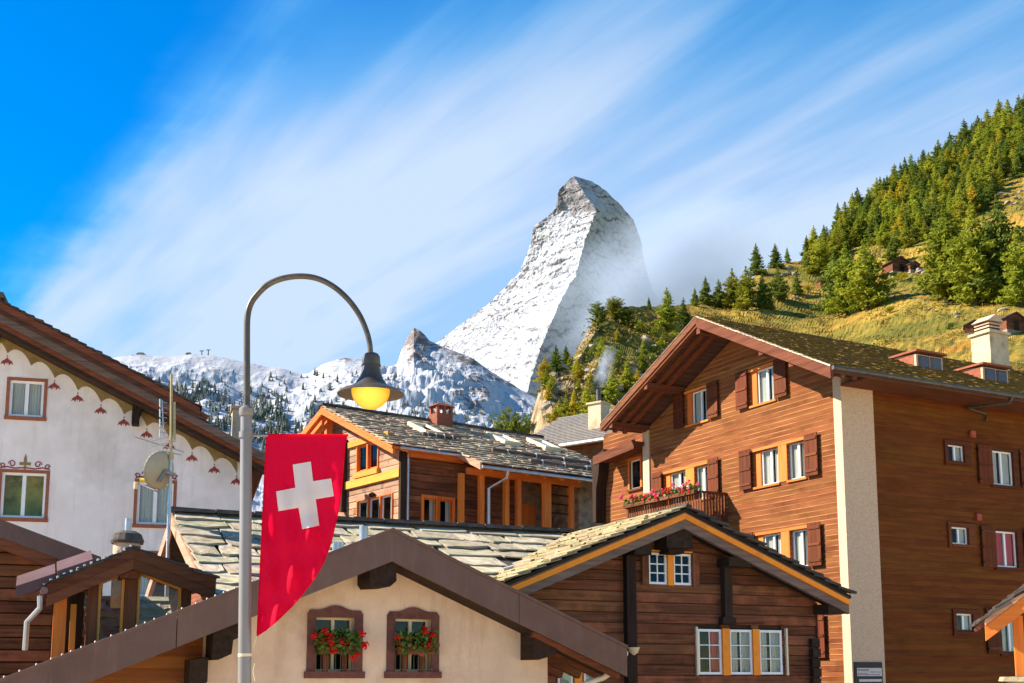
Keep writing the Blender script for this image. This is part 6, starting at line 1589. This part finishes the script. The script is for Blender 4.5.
# ---------------------------------------------------------------- H: the little glazed gable
def glazed_gable():
    h = House('glazed_porch', 'small brown timber porch with glazed gable and heavy double barge boards, at lower left', 'porch', 22, (134, 600, 22.6)); W = h.front(0); WO = h.front(-.45)
    xp, zp = WO.px(134, 547); xl, zl = WO.px(47.5, 584); xr, zr_ = WO.px(216, 578.5); tk = zp - WO.px(135.5, 569)[1]
    zt = lambda x: zp + (zr_ - zp) * (x - xp) / (xr - xp) if x > xp else zp + (zl - zp) * (xp - x) / (xp - xl)
    for q in ((xl, zl), (xr, zr_)):
        h.part('barge_board', rake(WO, (xp, zp), q, 0, tk * .52, -.06, .03), 'wood_brown_x'); h.part('barge_board', rake(WO, (xp, zp), q, tk * .5, tk, -.10, -.01), 'wood_brown_x')
        rf = h.part('roof', slab([(q[0], -.44, q[1] - .02), (q[0], 2.6, q[1] - .02), (xp, 2.6, zp - .02), (xp, -.44, zp - .02)], .1), 'wood_brown_y')
        ev = Vector((xp - q[0], 0, zp - q[1])); slates(h, rf, (q[0], -.5, q[1] - .03), (0, 1, 0), ev, 1.4, ev.length, .6, .3, .03, 'slate_dark', seed=41)
    for i in range(13):
        t = (i + .5) / 13; x = xl + (xp - xl) * t; mb = MB(); mb.lathe([(.025, -.02), (.03, .03), (0, .045)], (x, -.46, zt(x) + .03), 6); h.part('snow_stud', mb, 'galvanised', None, True)
    s = tk * .92
    for px0, px1, m in ((53, 66, 'wood_orange_z'), (86, 96.5, 'wood_brown_z'), (123.5, 135, 'wood_brown_z'), (181, 190, 'wood_brown_z')):
        a0 = W.px(px0, 620)[0]; a1 = W.px(px1, 620)[0]; mb = MB(); W.prism(mb, [(a0, -4), (a1, -4), (a1, zt(a1) - s), (a0, zt(a0) - s)], -.12, .06); h.part('post', mb, m)
    # ridge beam end
    a0, z1 = W.px(120, 570, .2); a1, z0 = W.px(138, 579, .2); mb = MB(); W.box(mb, a0, a1, -.3, .3, z0, z1 + .1); h.part('ridge_beam', mb, 'wood_brown_y')
    for px0, px1 in ((97, 123), (136, 180)):
        a0 = W.px(px0, 620)[0]; a1 = W.px(px1, 620)[0]; f = .05; zb_ = 1.6
        mb = MB(); W.prism(mb, [(a0, zb_ - 1), (a0 + f, zb_ - 1), (a0 + f, zt(a0 + f) - s), (a0, zt(a0) - s)], -.06, .02); W.prism(mb, [(a1 - f, zb_ - 1), (a1, zb_ - 1), (a1, zt(a1) - s), (a1 - f, zt(a1 - f) - s)], -.06, .02); W.prism(mb, [(a0 + f, zt(a0 + f) - s - f), (a1 - f, zt(a1 - f) - s - f), (a1 - f, zt(a1 - f) - s), (a0 + f, zt(a0 + f) - s)], -.06, .019)
        fr = h.part('glazing_frame', mb, 'wood_yellow_z'); g = MB(); g.add([W.w(a0 + f, -.03, zb_ - 1), W.w(a1 - f, -.03, zb_ - 1), W.w(a1 - f, -.03, zt(a1 - f) - s - f), W.w(a0 + f, -.03, zt(a0 + f) - s - f)], [(0, 1, 2, 3)]); h.part('pane', g, 'glass', fr)
    a0 = W.px(70, 640)[0]; a1 = W.px(76, 640)[0]; mb = MB(); mb.box(a0, a1, .5, .56, 0, zt(a0) - s - .15); h.part('inner_frame', mb, 'wood_yellow_z')
    mb = MB(); x0 = W.px(53, 620)[0]; x1 = W.px(86, 620)[0]; mb.box(x0, x1, 1.2, 1.25, -4, zt(x1) - s); h.part('side_panel', mb, 'wood_black_z')
    # slab roof added behind the glass, standing in for slates reflected in it
    pa = (W.px(92, 640)[0], W.px(186, 640)[0]); zz = 1.5; rf = h.part('lower_roof', slab([(pa[0], .5, zz), (pa[1], .5, zz), (pa[1], 3.2, zz + 1.75), (pa[0], 3.2, zz + 1.75)], .1), 'slate_dark')
    slates(h, rf, (pa[0], .5, zz + .01), (1, 0, 0), (0, 2.7, 1.75), pa[1] - pa[0], 3.2, .62, .34, .05, 'slate_lichen', seed=51)
    # eave gutters, downpipe and the pink flashing at the left
    mb = MB(); mb.tube([(xl - .05, -.5, zl - .12), (xl - .05, 2.6, zl - .12)], .07, 8); gt = h.part('gutter', mb, 'metal_pink', None, True)
    p = [h.fy(40, 596, -.4), h.fy(40, 608, -.4), h.fy(27, 622, -.3), h.fy(25, 650, -.2)]; mb = MB(); mb.tube([(q[0], y, q[1]) for q, y in zip(p, (-.4, -.4, -.3, -.2))], .05, 8); h.part('downpipe', mb, 'galvanised', gt, True)
    for (x0, y0, x1, y1, hh) in ((16, 587, 55, 574, .2), (57, 572, 92, 560, .16)):
        a, z = h.fy(x0, y0, .1); b, z2 = h.fy(x1, y1, .1); mb = MB(); mb.loops([(a, -.15, z), (b, -.1, z2), (b, .8, z2 + .25), (a, .8, z + .25)], [(a, -.18, z - hh), (b, -.13, z2 - hh), (b, .8, z2 + .2), (a, .8, z + .2)]); h.part('flashing', mb, 'metal_brown')
    # round chimney with a stone hood
    x, z = h.fy(127, 549, 1.6); y = 1.6; mb = MB(); mb.lathe([(.27, -1.2), (.27, .12), (.2, .12)], (x, y, z), 14); ch = h.part('chimney', mb, 'concrete', None, True)
    mb = MB(); mb.lathe([(.31, .10), (.33, .16), (.27, .30), (.16, .36), (0, .37)], (x, y, z), 14); h.part('chimney_hood', mb, 'slate_dark', ch); mb = MB(); mb.lathe([(.065, .34), (.065, .62), (.05, .62), (.05, .5)], (x, y, z), 10); h.part('flue', mb, 'galvanised', ch, True)
    return h


glazed_gable()


# ---------------------------------------------------------------- J: corner of a timber canopy at the right edge
def canopy():
    h = House('timber_canopy', 'corner of a sunlit timber canopy on a lichened stone ledge, at the lower right edge', 'canopy', -18, (1019, 640, 17)); W = h.front(0); WO = h.front(-.5)
    e = WO.px(985, 622); t = WO.px(1024, 592.5); sl = (t[1] - e[1]) / (t[0] - e[0]); xp = e[0] + 2.2; zp = e[1] + sl * 2.2; xr = 2 * xp - e[0]
    for q in ((e[0], e[1]), (xr, e[1])):
        rf = h.part('roof', slab([(q[0], -.5, q[1]), (q[0], 2.6, q[1]), (xp, 2.6, zp), (xp, -.5, zp)], .05), 'wood_brown_y')
        h.part('barge_board', rake(WO, (xp, zp), q, .06, .26, -.1, .0), 'wood_orange_x'); h.part('verge_strip', rake(WO, (xp, zp), q, -.03, .05, -.06, .02), 'wood_pink_x')
        ev = Vector((xp - q[0], 0, zp - q[1])); slates(h, rf, (q[0], -.53, q[1] + .0), (0, 1, 0), ev, 2.6, ev.length, .5, .28, .035, 'slate_dark', seed=61)
    x = W.px(1020, 660)[0]
    for xx in (x, 2 * xp - x):
        mb = MB(); mb.box(xx - .065, xx + .065, -.065, .065, W.px(1020, 676)[1], e[1] + abs(xx - (e[0] if xx < xp else xr)) * sl - .25); h.part('post', mb, 'wood_orange_z')
        mb = MB(); mb.beam((xx, -.45, e[1] + .12 + abs(xx - (e[0] if xx < xp else xr)) * sl - .22), (xx, 2.4, e[1] + .12 + abs(xx - (e[0] if xx < xp else xr)) * sl - .22), .15, .18); h.part('purlin', mb, 'wood_orange_y')
    z = W.px(1010, 677)[1]; x0 = W.px(1001, 680)[0]; mb = MB(); mb.box(x0 + .1, xr - .2, -.3, .5, -4, z - .06); h.part('stone_wall', mb, 'stone_wall')
    rnd = random.Random(4); xx = x0
    while xx < xr: l = rnd.uniform(.35, .6); mb = MB(); mb.loops([(xx, -.38, z - .06), (xx + l - .02, -.4, z - .06), (xx + l - .02, .55, z - .06), (xx, .55, z - .06)], [(xx + .03, -.34, z + rnd.uniform(0, .03)), (xx + l - .04, -.36, z), (xx + l - .03, .52, z + .01), (xx + .02, .52, z)]); h.part('coping_stone', mb, 'slate_gold'); xx += l
    return h


canopy()


# ---------------------------------------------------------------- antenna mast with dish
def antenna():
    Y = 28; p = at(170.5, 560, Y); e = empty('antenna_mast', (p.x, p.y, p.z - .6)); tag(e, 'antenna mast with beige satellite dish and aerials in front of the white house', 'antenna'); zb = p.z - .6
    def L(px, py, dy=0.0): q = at(px, py, Y + dy); return (q.x - p.x, dy, q.z - zb)
    top = L(171.5, 374); mid = L(171, 455)
    MB().tube([(0, 0, -5.5), mid], .045, 10).obj('mast', 'galvanised', e, True); MB().tube([mid, top], [.034, .03], 10).obj('mast_tube', 'antenna_metal', e, True)
    MB().tube([(mid[0], 0, mid[2] - .12), (mid[0], 0, mid[2] + .06)], .06, 10).obj('clamp', 'antenna_metal', e, True)
    # dish: a shallow bowl turned towards the upper left, seen from its hollow side at an angle
    c = L(163, 471, -.18); R_ = .43; mb = MB(); n = 24
    for i in range(7):
        r_ = R_ * i / 6
        for k in range(n): t = 2 * math.pi * k / n; mb.v.append((r_ * math.cos(t), r_ * math.sin(t) * 1.08, .16 * (r_ / R_) ** 2))
    for i in range(6):
        for k in range(n): mb.f.append((i * n + k, i * n + (k + 1) % n, (i + 1) * n + (k + 1) % n, (i + 1) * n + k))
    d = mb.obj('dish', 'dish', e, True); d.location = c; sf = d.modifiers.new('thick', 'SOLIDIFY'); sf.thickness = .012
    face = Vector((-.80, .56, .22)); d.rotation_euler = face.to_track_quat('Z', 'Y').to_euler()
    q = Vector(c) - face.normalized() * .05
    MB().beam(q, (0, 0, q.z - .05), .10, .08).obj('dish_bracket', 'pole_metal', e); MB().beam(q + Vector((-.12, .02, -.25)), q + Vector((.06, 0, .04)), .07, .05).obj('dish_bracket', 'pole_metal', e)
    lo = L(137, 483, .05); MB().tube([lo, L(158, 492, -.1)], .022, 6).obj('feed_arm', 'galvanised', e, True)
    MB().tube([L(135.5, 489, .05), L(136, 482, .05)], .05, 8).obj('feed_horn', 'frame_cream', e, True); MB().tube([L(140, 480, .05), L(146, 480.5, .05)], .045, 8).obj('feed_cap', 'plastic_yellow', e, True)
    # log-periodic rods
    for (a, b) in (((135, 437), (184, 452)), ((150, 442), (178, 434)), ((152, 447), (176, 441)), ((146, 441), (170, 448)), ((158, 450), (181, 455))):
        MB().tube([L(*a, -.12), L(*b, .1)], .013, 6).obj('aerial_rod', 'galvanised', e)
    st = MB().tube([L(162, 400, -.05), L(164, 437, -.05)], .014, 6).obj('stacked_aerial', 'galvanised', e)
    for i in range(7):
        y = 402 + i * 5; MB().tube([L(159.5, y, -.06), L(167, y + 1, -.05)], .011, 5).obj('aerial_element', 'galvanised', st)
        if i % 2 == 0: MB().tube([L(160, y - 3, -.07), L(160, y + 5, -.07)], .018, 5).obj('aerial_element', 'galvanised', st)
    MB().tube([L(174.5, 402, .0), L(174.5, 440, .0)], .028, 8).obj('aerial_panel', 'antenna_metal', e, True)
    for y in (404, 437): MB().tube([L(171, y), L(174.5, y)], .012, 5).obj('aerial_stay', 'galvanised', e)


antenna()


# ---------------------------------------------------------------- street lamp and its banner
def street_lamp():
    Y = 11.0; p = at(244.5, 683, Y); e = empty('street_lamp', (p.x, p.y, 0)); tag(e, 'tall grey street lamp with arched arm and lit amber globe under a bell shade', 'street lamp')
    def L(px, py, dy=0.0): q = at(px, py, Y + dy); return Vector((q.x - p.x, dy, q.z))
    k = Y / FPX
    MB().lathe([(.16, 0), (.16, .03), (.10, .06), (.09, .5), (.062, .55)], n=20).obj('base', 'pole_metal', e, True)
    lo = [(0, 0, .5), L(244.5, 683), L(245.5, 540), L(246.3, 412)]; MB().tube(lo, [.062, .060, .056, .053], 20).obj('pole', 'pole_metal', e, True)
    MB().tube([L(246.3, 416), L(246.3, 414), L(246.5, 409), L(246.5, 406)], [.062, .068, .068, .040], 20).obj('collar', 'pole_metal', e, True)
    z3 = [(115, 640), (115, 480), (115, 300), (118, 235), (130, 190), (152, 155), (200, 108), (262, 80), (340, 69), (415, 79), (487, 115), (550, 172), (598, 240), (628, 312), (640, 365), (642, 394)]
    pts_ = [L(220 + a / 4.268, 260 + b / 4.268) for a, b in z3]
    # smooth the arc
    sm_ = []
    for i in range(len(pts_) - 1):
        a, b = pts_[i], pts_[i + 1]; c0 = pts_[i - 1] if i else a; c1 = pts_[i + 2] if i + 2 < len(pts_) else b
        for j in range(5):
            t = j / 5; sm_.append(.5 * ((2 * a) + (b - c0) * t + (2 * c0 - 5 * a + 4 * b - c1) * t * t + (3 * a - c0 - 3 * b + c1) * t ** 3))
    sm_.append(pts_[-1]); MB().tube(sm_, [.031 - .006 * i / len(sm_) for i in range(len(sm_))], 16).obj('arm', 'lamp_metal', e, True)
    c = L(370.6, 394); s = k / 4.268
    prof = [(0, 385), (16, 386), (30, 392), (38, 404), (40, 430), (40, 440), (43, 441), (43, 446), (39, 448), (42, 470), (52, 500), (70, 528), (90, 543), (100, 548), (130, 558), (146, 572), (145, 576), (128, 565), (96, 556), (60, 550)]
    z0 = 572
    MB().lathe([(r_ * s, (z0 - y) * s * 1.0) for r_, y in prof], c, 40).obj('shade', 'lamp_metal', e, True)
    emissive('lamp_glow', (1.0, .40, .008, 1), .36); N = MATS['lamp_glow'].node_tree.nodes; LK = MATS['lamp_glow'].node_tree.links
    tc = N.new('ShaderNodeTexCoord'); vd = N.new('ShaderNodeVectorMath'); vd.operation = 'DISTANCE'; LK.new(tc.outputs['Object'], vd.inputs[0]); vd.inputs[1].default_value = c + Vector((0, -.14, -.03))
    rp = N.new('ShaderNodeValToRGB'); rp.color_ramp.elements[0].position = .04; rp.color_ramp.elements[0].color = (1, .62, .06, 1); rp.color_ramp.elements[1].position = .24; rp.color_ramp.elements[1].color = (.62, .19, .0, 1)
    LK.new(vd.outputs['Value'], rp.inputs[0]); LK.new(rp.outputs[0], N['Principled BSDF'].inputs['Emission Color'])
    g = [(84, 552)] + [(84 * math.cos(a), 556 + 84 * math.sin(a)) for a in np.linspace(0, math.pi / 2, 12)]
    MB().lathe([(r_ * s, (z0 - y) * s) for r_, y in g], c, 32).obj('globe', 'lamp_glow', e, True)
    # banner rod clamps
    MB().tube([L(246, 432), L(246, 438)], .066, 16).obj('clamp', 'pole_metal', e, True)
    MB().tube([L(250, 435.5), L(268, 435.5)], .012, 8).obj('rod_arm', 'pole_metal', e, True)
    # banner
    f = empty('flag', L(266, 436) + Vector((p.x, p.y, 0))); tag(f, 'red hanging banner flag with white cross, tapering to a point, beside the lamp pole', 'flag'); O = L(266, 436)
    def dep(px, py):
        v = (py - 435) / 200; u = (px - 257) / 90; return .05 * math.sin(u * 6 + v * 2.5) * (.3 + v) + .04 * math.sin((u * 1.6 + v * 1.35) * 15) * v * v + .034 * math.sin((u * 1.5 - v * .5) * 16 + 1) * min(1, v * 2.2) + .018 * math.sin(v * 30 + u * 4) * max(0, 1 - abs(v - .55) * 3) - .05 * v
    def PT(px, py, off=0.0): q = L(px, py, dep(px, py) + off); return q - O
    RE = [(436, 346.8), (445, 345), (470, 343), (489, 341.5), (507, 339), (524, 335.5), (543, 331), (562, 324), (578, 315), (593, 303.5), (607, 291.5), (620, 278), (630, 266), (636, 257)]
    mb = MB(); NV, NU = 70, 26
    for i in range(NV + 1):
        y = 435.5 + 200.5 * i / NV; xl_ = 266.5 - 9.5 * (i / NV); xr_ = max(xl_ + .3, float(np.interp(y, [q[0] for q in RE], [q[1] for q in RE])))
        for j in range(NU + 1): mb.v.append(tuple(PT(xl_ + (xr_ - xl_) * j / NU, y + .8 * math.sin(j / NU * math.pi))))
    for i in range(NV):
        for j in range(NU): a = i * (NU + 1) + j; mb.f.append((a, a + 1, a + NU + 2, a + NU + 1))
    mb.obj('cloth', 'flag_red', f, True, recalc=False)
    zx = [(163, 116), (210, 108), (216, 159), (263, 152), (270, 198), (223, 206), (232, 274), (188, 284), (178, 228), (126, 237), (120, 186), (170, 176)]; cp = [(230 + a / 2.6, 420 + b / 2.6) for a, b in zx]
    for off in (-.006, .006):
        # cross cut into strips so that it follows the cloth
        mb = MB(); 
        for poly in ([cp[i] for i in (0, 1, 2, 11)], [cp[i] for i in (11, 2, 5, 8)], [cp[i] for i in (8, 5, 6, 7)], [cp[i] for i in (10, 11, 8, 9)], [cp[i] for i in (2, 3, 4, 5)]):
            n = 7
            base = len(mb.v)
            for i in range(n + 1):
                for j in range(n + 1):
                    s_, t_ = i / n, j / n; a = (poly[0][0] * (1 - s_) + poly[1][0] * s_, poly[0][1] * (1 - s_) + poly[1][1] * s_); b = (poly[3][0] * (1 - s_) + poly[2][0] * s_, poly[3][1] * (1 - s_) + poly[2][1] * s_)
                    mb.v.append(tuple(PT(a[0] * (1 - t_) + b[0] * t_, a[1] * (1 - t_) + b[1] * t_, off)))
            mb.f += [(base + i * (n + 1) + j, base + (i + 1) * (n + 1) + j, base + (i + 1) * (n + 1) + j + 1, base + i * (n + 1) + j + 1) for i in range(n) for j in range(n)]
        mb.obj('white_cross', 'flag_white', f, True, recalc=False)
    MB().tube([PT(265, 435), PT(348, 435.5)], .013, 8).obj('top_rod', 'flag_red', f, True)
    r_ = [PT(266.5 - 9.5 * t, 436 + 199 * t) for t in np.linspace(0, 1, 16)]; MB().tube(r_, .006, 5).obj('hem', 'flag_red', f, True)
    r_ = [PT(b, a) for a, b in RE]; MB().tube(r_, .006, 5).obj('hem', 'flag_red', f, True)
    MB().tube([PT(257, 636), PT(252, 650), PT(246, 655.5)], .004, 5).obj('tie_cord', 'frame_cream', f); MB().tube([PT(250, 654), PT(254.5, 664), PT(253, 672), PT(255, 681)], .003, 5).obj('tie_cord', 'frame_cream', f)
    MB().tube([L(244.8, 653.5), L(244.8, 656.5)], .062, 16).obj('cord_wrap', 'frame_cream', e, True)


street_lamp()
